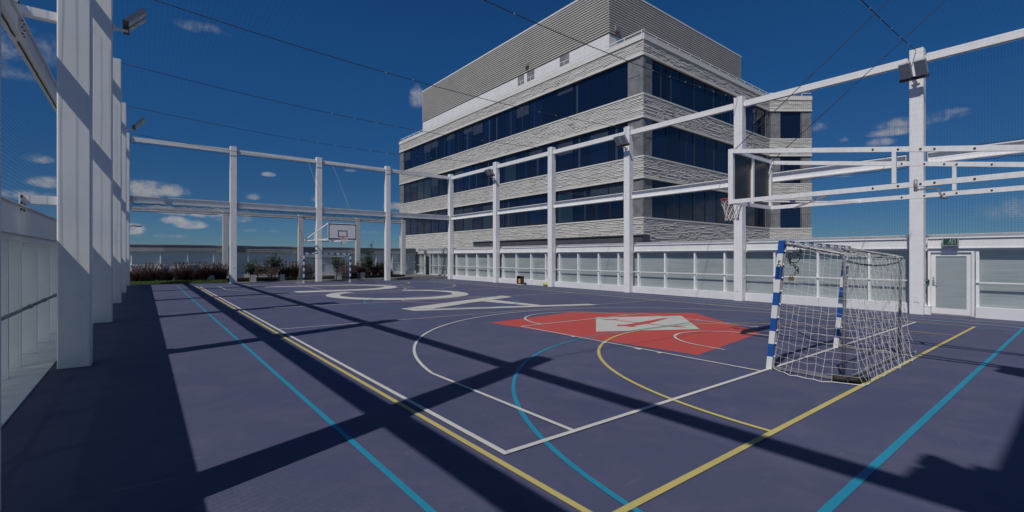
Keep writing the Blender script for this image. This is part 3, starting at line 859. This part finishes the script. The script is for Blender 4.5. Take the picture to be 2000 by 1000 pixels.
def hoop(label, loc, rz):
    """local: board stands in the plane y=0 facing +y, arms run back along -y"""
    r = thing('basketball_hoop', label, 'basketball hoop', loc, rz, 'wall arm basketball hoops')
    x0, x1, z0, z1 = -.85, .85, 2.66, 3.60
    b = MB(); b.box(x0, x1, -.012, .004, z0, z1, 0); b.box(x0, x1, .005, .02, z0, z1, 1)
    bo = b.build('backboard', [M_black, M_board], r)
    k = MB(); y0, y1 = .021, .026; w = .05
    for a in ((x0, x1, z0, z0 + w), (x0, x1, z1 - w, z1), (x0, x0 + w, z0 + w, z1 - w), (x1 - w, x1, z0 + w, z1 - w),
              (-.29, .29, 2.80, 2.845), (-.29, .29, 3.155, 3.20), (-.29, -.245, 2.845, 3.155), (.245, .29, 2.845, 3.155)): k.box(a[0], a[1], y0, y1, a[2], a[3])
    k.build('board_border', M_text, bo)
    f = MB(); yb0, yb1 = -.06, -.013
    for a in ((x0 - .02, x0 + .05, z0 - .05, z1 + .05), (x1 - .05, x1 + .02, z0 - .05, z1 + .05), (-.03, .03, z0, z1)): f.box(a[0], a[1], yb0, yb1, a[2], a[3])
    f.box(x0 + .05, x1 - .05, yb0 + .004, yb1, z1 - .02, z1 + .05); f.box(x0 + .05, x1 - .05, yb0 + .004, yb1, z0 - .05, z0 + .02)
    f.box(x0 - .022, x0 - .002, yb0, .03, z0 - .05, z1 + .05)
    f.build('board_frame', M_steel, r)
    Lp = 5.6
    for sx in (-1, 1):
        x = sx * .86; ys_ = -2.45 if sx < 0 else -2.87
        ua = MB().bar((x, -.06, 3.60), (x, -Lp, 2.68), .05, .075)
        la_ = MB().bar((x, -.06, 2.65), (x, -Lp, 2.66), .05, .075)
        MB().bar((x, ys_, 2.70), (x, ys_, 3.6 - (-ys_ - .06) / 5.54 * .92 - .03), .05, .05).build('strut', M_steel, r)
        for yy in (-2.2, -2.5, -2.75, -2.9, -3.3):
            for z in (2.655, 3.6 - (-yy - .06) / 5.54 * .92):
                for s2 in (-1, 1): (la_ if z < 2.66 else ua).tube([(x + s2 * .024, yy, z), (x + s2 * .033, yy, z)], .014, 7, 1)
        ua.build('upper_arm', [M_steel, M_bolt], r); la_.build('lower_arm', [M_steel, M_bolt], r)
    MB().bar((-.83, -.5, 2.62), (.83, -1.6, 2.62), .04, .03).bar((.83, -.5, 2.615), (-.83, -1.6, 2.615), .04, .026).build('diagonal_brace', M_steel, r)
    MB().bar((-.83, -Lp + .05, 2.66), (.83, -Lp + .05, 2.66), .06, .08).build('cross_member', M_steel, r)
    c = MB(); c.tube([(-.90, -2.70, 2.72), (-.90, -2.70, 2.55)], .022, 8); c.bar((-.92, -2.70, 2.57), (-.92, -2.93, 2.57), .05, .022); c.bar((-.92, -2.93, 2.58), (-.92, -2.98, 2.45), .05, .022); c.tube([(-.92, -2.96, 2.44), (-.92, -3.04, 2.43)], .02, 8)
    c.build('crank_handle', M_galv, r)
    rm = MB(); ry, rz_ = .38, 2.80; rr = .225
    rm.tube([(rr * math.cos(2 * math.pi * k / 24), ry + rr * math.sin(2 * math.pi * k / 24), rz_) for k in range(24)], .012, 6, 0, True)
    rm.box(-.07, .07, .027, .035, rz_ - .12, rz_ + .02); rm.bar((-.06, .03, rz_ - .01), (-.09, ry - rr + .03, rz_), .03, .02); rm.bar((.06, .03, rz_ - .01), (.09, ry - rr + .03, rz_), .03, .02)
    rm.build('rim', M_rim, r)
    n = MB(); lv = [(0, .222), (.09, .195), (.18, .165), (.27, .14), (.36, .125), (.43, .135)]
    for k in range(12):
        for sg in (-1, 1):
            pts = []
            for j, (dz, q) in enumerate(lv):
                a = 2 * math.pi * (k + sg * j * .5) / 12
                pts.append((q * math.cos(a), ry + q * math.sin(a), rz_ - .012 - dz))
            n.tube(pts, .005, 4)
    n.build('net', M_thread, r)
    return r


hp = hoop('near basketball hoop seen from behind, black board in a white frame', (XC - .07, 4.26, -.0), 0)
dup(hp, (XC + .02, 28.95, .02), math.pi, 'far basketball hoop with white board and black outline above the far goal')
for i, (p, q) in enumerate([((XC - .9, 4.2, 3.62), (14.33, 2.86, 8.1)), ((XC + .75, 4.2, 3.62), (15.8, 2.24, 8.1))]):
    d = Vector(q) - Vector(p)
    tag(MB().tube([p, q], .008, 5).build('stay_cable', M_rope), ['thin stay cable rising from the left corner of the near backboard', 'thin stay cable rising from the right corner of the near backboard'][i], 'cable', 'stay cables of the near hoop')
for i, (p, q) in enumerate([((XC - .8, 28.9, 3.6), (8.7, 33.0, 8.0)), ((XC + .85, 28.9, 3.6), (10.3, 33.0, 8.0)), ((8.75, 34.5, 2.7), (8.0, 33.3, 4.6))]):
    tag(MB().tube([p, q], .010, 5).build('stay_cable', M_galv), ['thin pale stay cable left above the far backboard', 'thin pale stay cable right above the far backboard', 'thin stay cable left of the far hoop arm'][i], 'cable', 'stay cables of the far hoop')


# ------------------------------------------------------------------ handball goals
def goal(label, loc, rz, lean, text):
    """local: posts stand on y=0 at x=0..3.05, the net hangs towards -y"""
    r = thing('handball_goal', label, 'goal', loc, rz, 'blue and white striped goals')
    Wd, Ht = 2.97, 1.96
    def sh(z): return -lean * z / Ht
    for i, x in enumerate((0, Wd)):
        p = MB(); p.extr([(x, 0, 0), (x + .08, 0, 0), (x + .08, .08, 0), (x, .08, 0)], [(x, sh(Ht), Ht), (x + .08, sh(Ht), Ht), (x + .08, .08 + sh(Ht), Ht), (x, .08 + sh(Ht), Ht)])
        p.extr([(x + .055, -.014, .02), (x + .078, -.014, .02), (x + .078, -.001, .02), (x + .055, -.001, .02)], [(x + .055, sh(Ht) - .014, Ht - .02), (x + .078, sh(Ht) - .014, Ht - .02), (x + .078, sh(Ht) - .001, Ht - .02), (x + .055, sh(Ht) - .001, Ht - .02)], 1)
        po = p.build('post', [M_strz, M_galv], r)
        if i == 0 and text:
            for k, ch in enumerate('FORZA'):
                cu = bpy.data.curves.new('letter', 'FONT'); cu.body = ch; cu.size = .12; cu.align_x = 'CENTER'; cu.align_y = 'CENTER'; cu.extrude = .0008; cu.offset = .0035; cu.materials.append(M_text)
                tmp = bpy.data.objects.new('tmp_letter', cu); C.objects.link(tmp)
                me = bpy.data.meshes.new_from_object(tmp.evaluated_get(bpy.context.evaluated_depsgraph_get()))
                bpy.data.objects.remove(tmp)
                z = 1.635 - k * .056
                o = bpy.data.objects.new('lettering', me); C.objects.link(o); o.parent = po
                o.location = (-.0025, .04 + sh(z), z); o.rotation_euler = (rad(90), 0, rad(-90)); o.scale = (.62, .52, 1)
    zc = Ht
    MB().box(.085, Wd - .005, sh(Ht), .08 + sh(Ht), Ht - .08, Ht).build('crossbar', M_strx, r)
    yb, zr = -.92, Ht - .2
    for x in (.04, Wd + .04):
        pts = [(x, sh(Ht) - .002, Ht - .05), (x, -.45, Ht - .11), (x, yb + .16, Ht - .17)]
        for k in range(6):
            a = k / 5 * math.pi / 2; pts.append((x, yb + .12 - .12 * math.sin(a), Ht - .30 + .12 * math.cos(a)))
        pts += [(x, yb, 1.0), (x, yb + .01, .05)]
        MB().tube(pts, .021, 8).build('side_tube', M_galv, r)
        MB().bar((x, -.005, .035), (x, yb - .05, .03), .03, .028).build('ground_rail', M_galv, r)
    MB().bar((.07, yb, .03), (Wd + .01, yb, .03), .03, .028).build('rear_rail', M_galv, r)
    # net: strands of a wrap (left side, back, right side) and of the roof
    rn = random.Random(3)
    n = MB(); cs = .105
    path = []
    def side(u):  # u in 0..1 along U-shaped plan
        Ls = .95; tot = 2 * Ls + Wd + .08; d = u * tot
        if d < Ls: return Vector((.04, -.03 - d / Ls * (abs(yb) - .03), 0)), Vector((-1, 0, 0)), d / Ls
        if d < Ls + Wd + .08: return Vector((.0 + (d - Ls), yb - .01, 0)), Vector((0, -1, 0)), 1.0
        q = (d - Ls - Wd - .08) / Ls
        return Vector((Wd + .04, yb + q * (abs(yb) - .03), 0)), Vector((1, 0, 0)), 1 - q
    nu, nv = int((1.9 + Wd) / cs), 17
    grid = []
    for i in range(nu + 1):
        u = i / nu; p, nrm, back = side(u); col = []
        ztop = Ht - .05 - .16 * back - (.05 * math.sin(math.pi * min(1, max(0, (u - .2) / .6))) if .2 < u < .8 else 0)
        for j in range(nv + 1):
            v = j / nv; z = ztop * (1 - v) + .015
            bulge = (.03 + .24 * v ** 2.2) * (math.sin(math.pi * min(1, back * .75 + .02)) if nrm.y == 0 else .78) + .02 * math.sin(i * 1.7 + j * .9)
            if j == nv: bulge += .015 * math.sin(i * .8)
            wob = Vector((rn.uniform(-.006, .006), rn.uniform(-.006, .006), rn.uniform(-.008, .008)))
            droop = Vector((0, 0, -.03 * math.sin(u * 9.0) * v * (1 - v) * 2))
            q_ = p + Vector((0, (1 - back) * sh(z), 0)) + nrm * bulge + Vector((0, 0, z)) + wob + droop; q_.z = max(q_.z, .02); col.append(q_)
        grid.append(col)
    for i in range(nu + 1):
        n.tube(grid[i], .0019, 3, cap=False)
    for j in range(nv + 1):
        n.tube([grid[i][j] + Vector((0, 0, -.012 if i % 2 else 0)) for i in range(nu + 1)],   .0019 if 0 < j < nv else .006, 4, cap=False)
    nt = int(Wd / cs); nd = 9
    tg = [[Vector((.06 + i / nt * (Wd - .04), sh(Ht) + (yb - sh(Ht)) * j / nd, Ht - .03 - .16 * (j / nd) - .10 * math.sin(math.pi * j / nd) * (.6 + .4 * math.sin(math.pi * i / nt)))) + Vector((rn.uniform(-.012, .012), rn.uniform(-.01, .01), rn.uniform(-.012, .012))) for j in range(nd + 1)] for i in range(nt + 1)]
    for row in tg: n.tube(row, .0019, 3, cap=False)
    for j in range(nd + 1): n.tube([tg[i][j] for i in range(nt + 1)], .0019, 3, cap=False)
    n.build('net', M_thread, r)
    rp = MB(); q = [(.06 + k / 20 * (Wd - .04), yb + .0, zr - .10 - .06 * math.sin(math.pi * k / 20)) for k in range(21)]
    rp.tube(q, .014, 6); rp.build('rear_rope', M_rope, r)
    hk = MB()
    for i, x in enumerate((0, Wd)):
        for k in range(9):
            z = .2 + k * .2; hk.ball((x + .04, sh(z) - .012, z), .014, 6, 4)
    for k in range(14): hk.ball((.2 + k * .2, sh(Ht) - .012, Ht - .04), .012, 6, 4)
    hk.build('net_hook', M_board, r)
    return r


GZ = zf(8.9)
g1 = goal('near goal with striped leaning posts, white net and black lettering on one post', (7.45, 3.02, zf(7.45)), 0, .17, True); g1.rotation_euler.y = math.atan(.01385)
g2 = goal('far goal with striped posts standing below the far hoop', (11.02, 31.5, zf(11.02)), math.pi, 0, False); g2.rotation_euler.y = -math.atan(.01385)
sb = thing('sand_bag', 'black and brown sand bag weighing down the rear corner of the near goal', 'sand bag', (7.52, 2.02, zf(7.5)))
def pillow(mb, cx, cy, cz, lx, ly, lz, rz, mi=0):
    vs = []; fs = []; n = 12; m = 7
    for i in range(m + 1):
        th = math.pi * i / m
        for k in range(n):
            ph = 2 * math.pi * k / n
            sx = lambda c: math.copysign(abs(c) ** .6, c)
            x = lx * sx(math.cos(ph)) * math.sin(th) ** .6; y = ly * sx(math.sin(ph)) * math.sin(th) ** .6; z = lz * math.copysign(abs(math.cos(th)) ** .8, math.cos(th))
            z *= 1 + .15 * math.sin(ph * 3 + 1)
            vs.append((cx + x * math.cos(rz) - y * math.sin(rz), cy + x * math.sin(rz) + y * math.cos(rz), cz + z))
    for i in range(m):
        for k in range(n): fs.append((i * n + k, (i + 1) * n + k, (i + 1) * n + (k + 1) % n, i * n + (k + 1) % n))
    mb._add(vs, fs, mi, True)
q = MB(); pillow(q, .15, -.04, .045, .21, .08, .042, -.25); q.build('bag_body', M_bag, sb)
q = MB(); pillow(q, -.05, .12, .05, .06, .09, .045, .3); q.build('bag_flap', M_bagb, sb)
ch = thing('chain', 'dark chain with a brass padlock hanging from the near goal frame', 'chain', (7.49, 2.72, 1.70))
lk = MB()
def link(mb, c, ax, r=.024, t_=.006, ln=1.5):
    c = Vector(c); a = Vector(ax).normalized(); b = Vector((0, 0, 1)) if abs(a.z) < .9 else Vector((1, 0, 0)); s_ = a.cross(b).normalized()
    mb.tube([c + s_ * (r * math.cos(2 * math.pi * k / 12)) + b * (r * ln * math.sin(2 * math.pi * k / 12)) for k in range(12)], t_, 5, 0, True)
zz = .10; path = []
for k in range(15):
    u = k / 14; path.append((.0, -.10 * math.sin(u * 9) * (1 - u * .6), .06 - u * .40))
for k, p in enumerate(path): link(lk, p, (1, .0, 0) if k % 2 else (0.1, 1, 0), .02, .0055, 1.2)
lk.tube([(0, .075 * math.cos(2 * math.pi * k / 20), -.10 + .075 * math.sin(2 * math.pi * k / 20)) for k in range(20)], .007, 5, 0, True)
lk.build('chain_link', M_rope, ch)
MB().box(-.02, .02, -.02 + .03, .04 + .03, -.44, -.385).tube([(0, .025, -.386), (0, .025, -.36), (0, .04, -.345), (0, .055, -.36), (0, .055, -.386)], .005, 6).build('padlock', M_brass, ch)

# ------------------------------------------------------------------ benches, plants
def bench(label, loc, rz):
    r = thing('park_bench', label, 'bench', loc, rz, 'benches with concrete ends')
    for x in (-1.0, .72):
        pts = [(0, 0), (.62, 0), (.60, .16), (.52, .30), (.40, .40), (.25, .46), (0, .47)]
        MB().extr([(x, -.30 + a, b) for a, b in pts], [(x + .30, -.30 + a, b) for a, b in pts]).build('concrete_end', M_conc, r)
    s_ = MB()
    for k in range(4): s_.box(-.69, .71, -.28 + k * .13, -.28 + k * .13 + .115, .40, .44)
    s_.build('seat', M_wood, r)
    b = MB()
    for k in range(5):
        z = .48 + k * .095; b.extr([(-.69, .22 + k * .03, z), (.71, .22 + k * .03, z), (.71, .25 + k * .03, z), (-.69, .25 + k * .03, z)], [(-.69, .245 + k * .03, z + .085), (.71, .245 + k * .03, z + .085), (.71, .275 + k * .03, z + .085), (-.69, .275 + k * .03, z + .085)])
    b.build('backrest', M_wood, r)
    MB().box(-.55, -.49, .2, .24, .1, .5).box(.5, .56, .2, .24, .1, .5).build('back_support', M_dark, r)
    return r


bn = bench('brown wooden bench with concrete ends left of the far goal', (6.45, 34.35, -.06), 0)
dup(bn, (12.0, 34.45, -.06), rad(2), 'brown wooden bench with concrete ends behind the far goal')
b3 = dup(bn, (3.45, 35.25, .03), rad(75), 'half hidden bench among the red grasses on the lawn'); b3.scale = (.62, .62, .8)


def tuft(seed, plumes):
    rn = random.Random(seed); b = MB(); p = MB()
    for i in range(300):
        a = rn.uniform(0, 6.283); r0 = rn.uniform(0, .16); out_ = rn.uniform(.08, .55); h = rn.uniform(.40, .82); w = rn.uniform(.008, .016)
        x0, y0 = r0 * math.cos(a), r0 * math.sin(a); dx, dy = math.cos(a), math.sin(a); nx, ny = -dy * w, dx * w
        pts = []
        for k, (s_, zz) in enumerate(((0, 0), (.35, .55), (.7, .9), (1.0, 1.0 - .35 * out_))):
            pts.append((x0 + dx * out_ * s_, y0 + dy * out_ * s_, h * zz, 1 - .9 * k / 3))
        vs = []
        for x, y, z, ww in pts: vs += [(x - nx * ww, y - ny * ww, z), (x + nx * ww, y + ny * ww, z)]
        b._add(vs, [(2 * k, 2 * k + 1, 2 * k + 3, 2 * k + 2) for k in range(3)])
    for i in range(plumes):
        a = rn.uniform(0, 6.283); o_ = rn.uniform(.1, .5); h = rn.uniform(.7, 1.08); x, y = o_ * math.cos(a), o_ * math.sin(a)
        p.tube([(x * .3, y * .3, .3), (x * .8, y * .8, h - .18), (x, y, h - .03), (x * 1.1, y * 1.1, h)], [.004, .005, .018, .004], 4)
    return b, p


protos = []
for sd_ in (1, 2, 3):
    b, p = tuft(sd_, 30); r = thing('fountain_grass', 'x', 'ornamental grass', (0, 0, 0), 0, 'red fountain grasses')
    b.build('foliage', M_redg if sd_ == 2 else M_red, r); p.build('plume', M_plume, r); protos.append(r)
spots = []
rg = random.Random(11)
for k in range(16): spots.append((-.45 + k * .30 + rg.uniform(-.1, .1), 35.3 + rg.uniform(-.1, .5), 'left'))
for k in range(10): spots.append((-.3 + k * .5 + rg.uniform(-.1, .1), 36.3 + rg.uniform(-.2, .3), 'left'))
for k in range(8): spots.append((7.6 + k * .28 + rg.uniform(-.1, .1), 35.7 + rg.uniform(-.1, .7), 'mid'))
for k in range(8): spots.append((12.3 + k * .5 + rg.uniform(-.1, .1), 36.6 + rg.uniform(-.3, .3), 'right'))
for k in range(7): spots.append((13.9 + k * .32 + rg.uniform(-.1, .1), 35.4 + rg.uniform(-.1, .3), 'low'))
for i, (x, y, wh) in enumerate(spots):
    lab = {'left': 'maroon fountain grass tuft in the left planting behind the lawn', 'mid': 'maroon fountain grass tuft between the wooden bench and the far goal',
           'right': 'maroon fountain grass tuft behind and right of the far goal', 'low': 'low dark fountain grass tuft at the foot of the right planting'}[wh]
    o = protos[i] if i < 3 else dup(protos[i % 3], (x, y, .05), 0, lab)
    o.location = (x, y, .05); o.rotation_euler.z = rg.uniform(0, 6.28); o['label'] = lab; o['group'] = 'red fountain grasses, ' + {'left': 'left planting', 'mid': 'by the bench', 'right': 'behind the goal', 'low': 'front of the right planting'}[wh]
    s_ = rg.uniform(.65, 1.2) * (.55 if wh == 'low' else 1); o.scale = (s_, s_, s_)


def rose(label, loc, h, w, seed, nfl):
    rn = random.Random(seed); r = thing('rose_bush', label, 'bush', loc, 0, 'leafy bushes of the far planting')
    st = MB(); lf = MB(); fl_ = MB(); tips = []
    for i in range(11):
        a = rn.uniform(0, 6.283); o_ = rn.uniform(.15, 1) * w; hh = h * rn.uniform(.5, 1.0) * (1.0 - .35 * o_ / w)
        pts = [Vector((0, 0, 0)), Vector((o_ * .35 * math.cos(a), o_ * .35 * math.sin(a), hh * .45)), Vector((o_ * .75 * math.cos(a + .2), o_ * .75 * math.sin(a + .2), hh * .8)), Vector((o_ * math.cos(a + .3), o_ * math.sin(a + .3), hh))]
        st.tube(pts, [.016, .012, .008, .004], 5); tips.append(pts)
        for k in range(2):
            b0 = pts[1].lerp(pts[2], rn.random()); b1 = b0 + Vector((rn.uniform(-.3, .3) * w, rn.uniform(-.3, .3) * w, rn.uniform(.05, .3) * h)); st.tube([b0, b1], [.007, .003], 4); tips.append([b0, b0.lerp(b1, .5), b1, b1])
    for pts in tips:
        for k in range(42):
            u = rn.uniform(.15, 1) * (len(pts) - 1); j = min(int(u), len(pts) - 2); c = pts[j].lerp(pts[j + 1], u - j) + Vector((rn.gauss(0, .09), rn.gauss(0, .09), rn.gauss(0, .08)))
            d = Vector((rn.uniform(-1, 1), rn.uniform(-1, 1), rn.uniform(-.6, .6))).normalized(); n_ = d.cross(Vector((rn.uniform(-1, 1), rn.uniform(-1, 1), 1))).normalized(); L = rn.uniform(.08, .14)
            lf._add([c, c + d * L * .5 + n_ * L * .3, c + d * L, c + d * L * .5 - n_ * L * .3], [(0, 1, 2, 3)])
    for i in range(nfl):
        pts = rn.choice(tips); c = pts[-1] + Vector((rn.gauss(0, .05), rn.gauss(0, .05), rn.gauss(.02, .05)))
        for k in range(7):
            a = k * .9; d = Vector((math.cos(a), math.sin(a), .5)) * .06; n_ = Vector((-math.sin(a), math.cos(a), 0)) * .03
            fl_._add([c, c + d + n_, c + d * 1.4, c + d - n_], [(0, 1, 2, 3)])
    st.build('stem', M_stem, r); lf.build('leaves', M_leaf, r)
    if nfl: fl_.build('blossom', M_petal, r)
    return r


rose('tall white flowering rose bush behind the wooden bench', (6.9, 35.5, .05), 2.1, 1.15, 5, 60)
rose('low white flowering bush between the tall column and the bench', (5.75, 35.35, .05), 1.35, 1.05, 6, 40)
rose('leafy bush with few flowers seen through the far goal', (11.4, 35.6, .05), 2.1, .85, 7, 14)
rose('tall pointed leafy bush right of the far goal', (14.0, 35.7, .05), 2.7, .8, 8, 4)
rose('dark small bush at the foot of the pointed bush', (15.1, 35.9, .05), 1.1, .7, 9, 4)

# ------------------------------------------------------------------ box and bag by the right wall
bx = thing('black_box', 'small black open box with red and yellow inside at the right wall kerb', 'box', (19.62, 23.7, zf(19.6)), rad(-90))
MB().box(-.24, .24, .10, .12, .04, .56).box(-.24, -.22, -.12, .10, .04, .56).box(.22, .24, -.12, .10, .04, .56).box(-.22, .22, -.12, .10, .04, .06).box(-.24, .24, -.12, .12, .562, .575).build('shell', M_dark, bx)
MB().box(-.19, -.07, -.10, .08, .08, .40).build('red_block', M_cred, bx); MB().box(-.02, .10, -.122, .06, .10, .40).build('yellow_block', M_cyel, bx)
MB().box(-.25, .25, -.13, .13, 0, .035).build('base', M_plain, bx)
yb = thing('yellow_bag', 'small pale yellow bag lying against the right wall kerb', 'bag', (19.98, 21.55, zf(19.9) + .0))
q = MB(); pillow(q, 0, 0, .12, .12, .24, .12, 0); q.build('bag_body', M_yel, yb); MB().tube([(-.02, -.1, .22), (-.02, 0, .30), (-.02, .1, .22)], .012, 6).build('handle', M_yel, yb)

# ------------------------------------------------------------------ the office building
B = thing('office_building', 'white ribbed office block with dark window bands and louvred grey penthouse', 'building', (26.0, 18.56, 0))
BX, BY = 19.34, 37.5          # extents of the right and left faces in local axes
CHX, CHY = 22.42, -2.46       # end of the canted bay
bands = [(2.2, 4.25), (6.84, 8.37), (10.89, 12.53), (15.06, 16.42)]
rows = [(4.25, 6.84), (8.37, 10.89), (12.53, 15.06)]
core = MB(); inset = .28
core.prism([(inset, inset), (BX + .1, inset), (CHX - .05, CHY + .35), (CHX + 3.5, CHY + 3), (CHX + 3.5, BY - inset), (inset, BY - inset)], -.6, 16.40)
core.build('core_wall', M_mull, B)
rb = random.Random(21)


def face_frames():
    # origin, direction, outward normal, length
    d3 = Vector((CHX - BX, CHY, 0)); L3 = d3.length; d3.normalize()
    return [(Vector((0, 0, 0)), Vector((0, 1, 0)), Vector((-1, 0, 0)), BY), (Vector((0, 0, 0)), Vector((1, 0, 0)), Vector((0, -1, 0)), BX), (Vector((BX, 0, 0)), d3, Vector((d3.y, -d3.x, 0)), L3)]


FF = face_frames()
def fbox(mb, fr, u0, u1, n0, n1, z0, z1, mi=0):
    o, d, n, L = fr
    p = [o + d * u0 + n * n0, o + d * u1 + n * n0, o + d * u1 + n * n1, o + d * u0 + n * n1]
    if (p[1] - p[0]).cross(p[3] - p[0]).z < 0: p = p[::-1]
    mb.prism([(q.x, q.y) for q in p], z0, z1, mi)


for bi, (z0, z1) in enumerate(bands):
    m = MB()
    for fi, fr in enumerate(FF):
        L = fr[3]
        fbox(m, fr, 0, L, -.27, -.004, z0 + .002, z1, 1)
        lo = z0 + .16; hi_ = z1 - (.34 if bi == 3 else .12)
        fbox(m, fr, 0, L, -.003, .06, z0, lo - .02, 2)                 # smooth lip below
        fbox(m, fr, 0, L, -.003, .07 if bi == 3 else .05, hi_ + .02, z1, 2)    # smooth cap
        n = int((hi_ - lo) / .112); h = (hi_ - lo) / n
        for k in range(n):
            za = lo + k * h; u = 0
            while u < L - .02:
                w = min(rb.choice((.09, .12, .16, .22, .3, .5, .9) if (bi + int(u * .35) + k) % 3 else (.5, .9, 1.4)) * rb.uniform(.8, 1.25), L - u)
                dep = rb.choice((.018, .026, .034, .042)) if rb.random() > .12 else .008
                if w < .5: dep *= rb.choice((.5, 1, 1.25))
                j = rb.uniform(-.014, .012) if w > .5 else rb.uniform(-.028, .012); jj = 0 if w > .5 else rb.choice((0, 0, .014, .025))
                a_, b_, c_, e_ = u + .004, u + w - .004, za + .012 + jj, za + h - .016 + j
                if e_ - c_ < .03: e_ = c_ + .03
                o, d, nn, _ = fr
                pt = lambda uu, n_, z_: o + d * uu + nn * n_ + Vector((0, 0, z_))
                m.extr([pt(a_, -.002, c_), pt(a_, dep, c_), pt(a_, dep * .9, c_ + .02), pt(a_, .006, e_), pt(a_, -.002, e_)],
                       [pt(b_, -.002, c_), pt(b_, dep, c_), pt(b_, dep * .9, c_ + .02), pt(b_, .006, e_), pt(b_, -.002, e_)])
                u += w
        if fi == 0:                                                          # corner stones
            pass
    m.build('ribbed_band', [M_pre, M_preb, M_lip], B)
for ri, (z0, z1) in enumerate(rows):
    za, zb_ = z0 + .003, z1 - .003
    # left face
    def panel(fr, u0, u1):
        p = MB(); fbox(p, fr, u0, u1, -.26, -.05, za, zb_)
        zc = (za + zb_) / 2
        q = int((u1 - u0) / .11)
        for k in range(q): fbox(p, fr, u0 + .03 + k * .11, u0 + .075 + k * .11, -.049, -.03, zc - .02, zc + .02, 1)
        for k in range(int((zb_ - za) / .13)): fbox(p, fr, (u0 + .03), (u0 + .09), -.049, -.03, za + .05 + k * .13, za + .11 + k * .13, 1)
        p.build('metal_panel', [M_panel, M_rivet], B)
    panel(FF[0], .02, 1.30); panel(FF[0], BY - 1.2, BY - .02); panel(FF[1], .02, 1.06); panel(FF[1], BX - .62, BX - .02)
    panel(FF[2], .05, 1.05); panel(FF[2], 2.95, FF[2][3] - .02)
    def windows(fr, u0, u1, n):
        w = (u1 - u0) / n
        for k in range(n):
            a, b = u0 + k * w, u0 + (k + 1) * w
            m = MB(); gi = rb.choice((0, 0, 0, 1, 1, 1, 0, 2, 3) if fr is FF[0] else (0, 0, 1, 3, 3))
            fbox(m, fr, a + .02, b - .02, -.16, -.14, za + .05, zb_ - .05, 0)
            fbox(m, fr, a + .001, a + .02, -.20, -.10, za, zb_, 1); fbox(m, fr, b - .02, b - .001, -.20, -.10, za, zb_, 1)
            fbox(m, fr, a + .02, b - .02, -.20, -.10, za, za + .05, 1); fbox(m, fr, a + .02, b - .02, -.20, -.10, zb_ - .05, zb_, 1)
            if rb.random() < .55:
                bw = rb.choice((.05, .12, .2)); off = rb.uniform(.1, w - .4); fbox(m, fr, a + off, a + off + bw, -.139, -.136, za + .07, zb_ - .07, 2)
            if rb.random() < .38 and fr is FF[0]:
                fbox(m, fr, a + .04, b - .04, -.139, -.135, zb_ - rb.uniform(.5, 1.3), zb_ - .07, 2)
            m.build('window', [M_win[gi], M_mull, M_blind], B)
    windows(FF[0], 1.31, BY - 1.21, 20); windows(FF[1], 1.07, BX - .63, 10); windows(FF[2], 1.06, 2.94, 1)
# roof, railing, ledge
rf = MB(); rf.prism([(.3, .3), (BX + .1, .3), (CHX - .1, CHY + .5), (CHX + 3.4, CHY + 3), (CHX + 3.4, BY - .3), (.3, BY - .3)], 16.402, 16.45); rf.build('flat_roof', M_pave, B)
cp = MB()
for fr in FF: fbox(cp, fr, 0, fr[3], -.27, .075, 16.421, 16.47)
cp.build('parapet_coping', M_plain, B)
rl = MB()
for fi, fr in enumerate(FF):
    o, d, n, L = fr
    a = o + n * -.12; z = 16.78
    rl.bar(a + Vector((0, 0, z)), a + d * L + Vector((0, 0, z)), .04, .05)
    k = .2
    while k < L: rl.bar(a + d * k + Vector((0, 0, 16.47)), a + d * k + Vector((0, 0, z)), .045, .045); k += 1.45
rl.build('roof_railing', M_plain, B)
lg = MB(); lg.box(-.6, .25, -.35, 19.4, 2.62, 3.03); lg.box(-.6, 2.0, -.35, 19.4, 2.55, 2.615); lg.box(-.68, -.6, -.4, 19.45, 2.98, 3.06); lg.build('dark_ledge', M_ledge, B)
# penthouse, local offsets from the corner
px0, px1, py0, py1 = 3.0, 25.2, 5.35, 36.9
pn = MB(); pn.box(px0 + .04, px1, py0 + .04, py1, 16.46, 19.42); pent = pn.build('penthouse', M_plain, B)
lv = MB(); n = 19; z0, z1 = 19.5, 23.42; h = (z1 - z0) / n
lv.box(px0 + .08, px1 - .05, py0 + .08, py1 - .05, 19.43, z1, 1)
for k in range(n):
    a = z0 + k * h
    lv.box(px0 - .03, px0 + .02, py0 - .03, py1, a, a + h * .58)
    lv.box(px0 + .0205, px1, py0 - .03, py0 + .02, a, a + h * .58)
lv.build('louvre_cladding', [M_louv, M_ledge], pent)
tr = MB(); tr.box(px0 - .06, px1 + .05, py0 - .06, py1 + .05, 23.421, 23.56); tr.build('roof_trim', M_plain, pent)
for a, b in ((9.83, 10.97), (14.42, 15.47), (15.94, 16.88)):
    w = MB(); w.box(px0 + 0.010, px0 + 0.039, a, b, 18.55, 19.40, 0); w.box(px0 + -0.005, px0 + 0.008, a, b, 18.82, 18.87, 1); w.box(px0 + -0.005, px0 + 0.008, (a + b) / 2 - .03, (a + b) / 2 + .03, 18.55, 18.82, 1)
    w.build('small_window', [M_panel, M_plain], pent)
jl = MB()
for k in range(18): jl.box(px0 + .035, px0 + .0385, py0 + .9 + k * 1.75, py0 + .92 + k * 1.75, 16.47, 19.42)
jl.box(px0 + .0345, px0 + .0382, py0 + .2, py1, 17.6, 17.62)
jl.build('panel_joint', M_preb, pent)
lp = MB(); lp.box(px0 - .25, px0 - .1, 15.1, 15.55, 19.9, 20.2); lp.box(px0 - .1, px0 - .03, 15.25, 15.35, 19.95, 20.05); lp.build('facade_lamp', M_galv, pent); lp = MB()
lp.box(px0 + .5, px0 + 1.1, py0 - .3, py0 - .12, 19.7, 20.15); lp.bar((px0 + .8, py0 - .12, 19.9), (px0 + .8, py0, 19.9), .08, .08)
lp.build('facade_lamp', M_galv, pent)
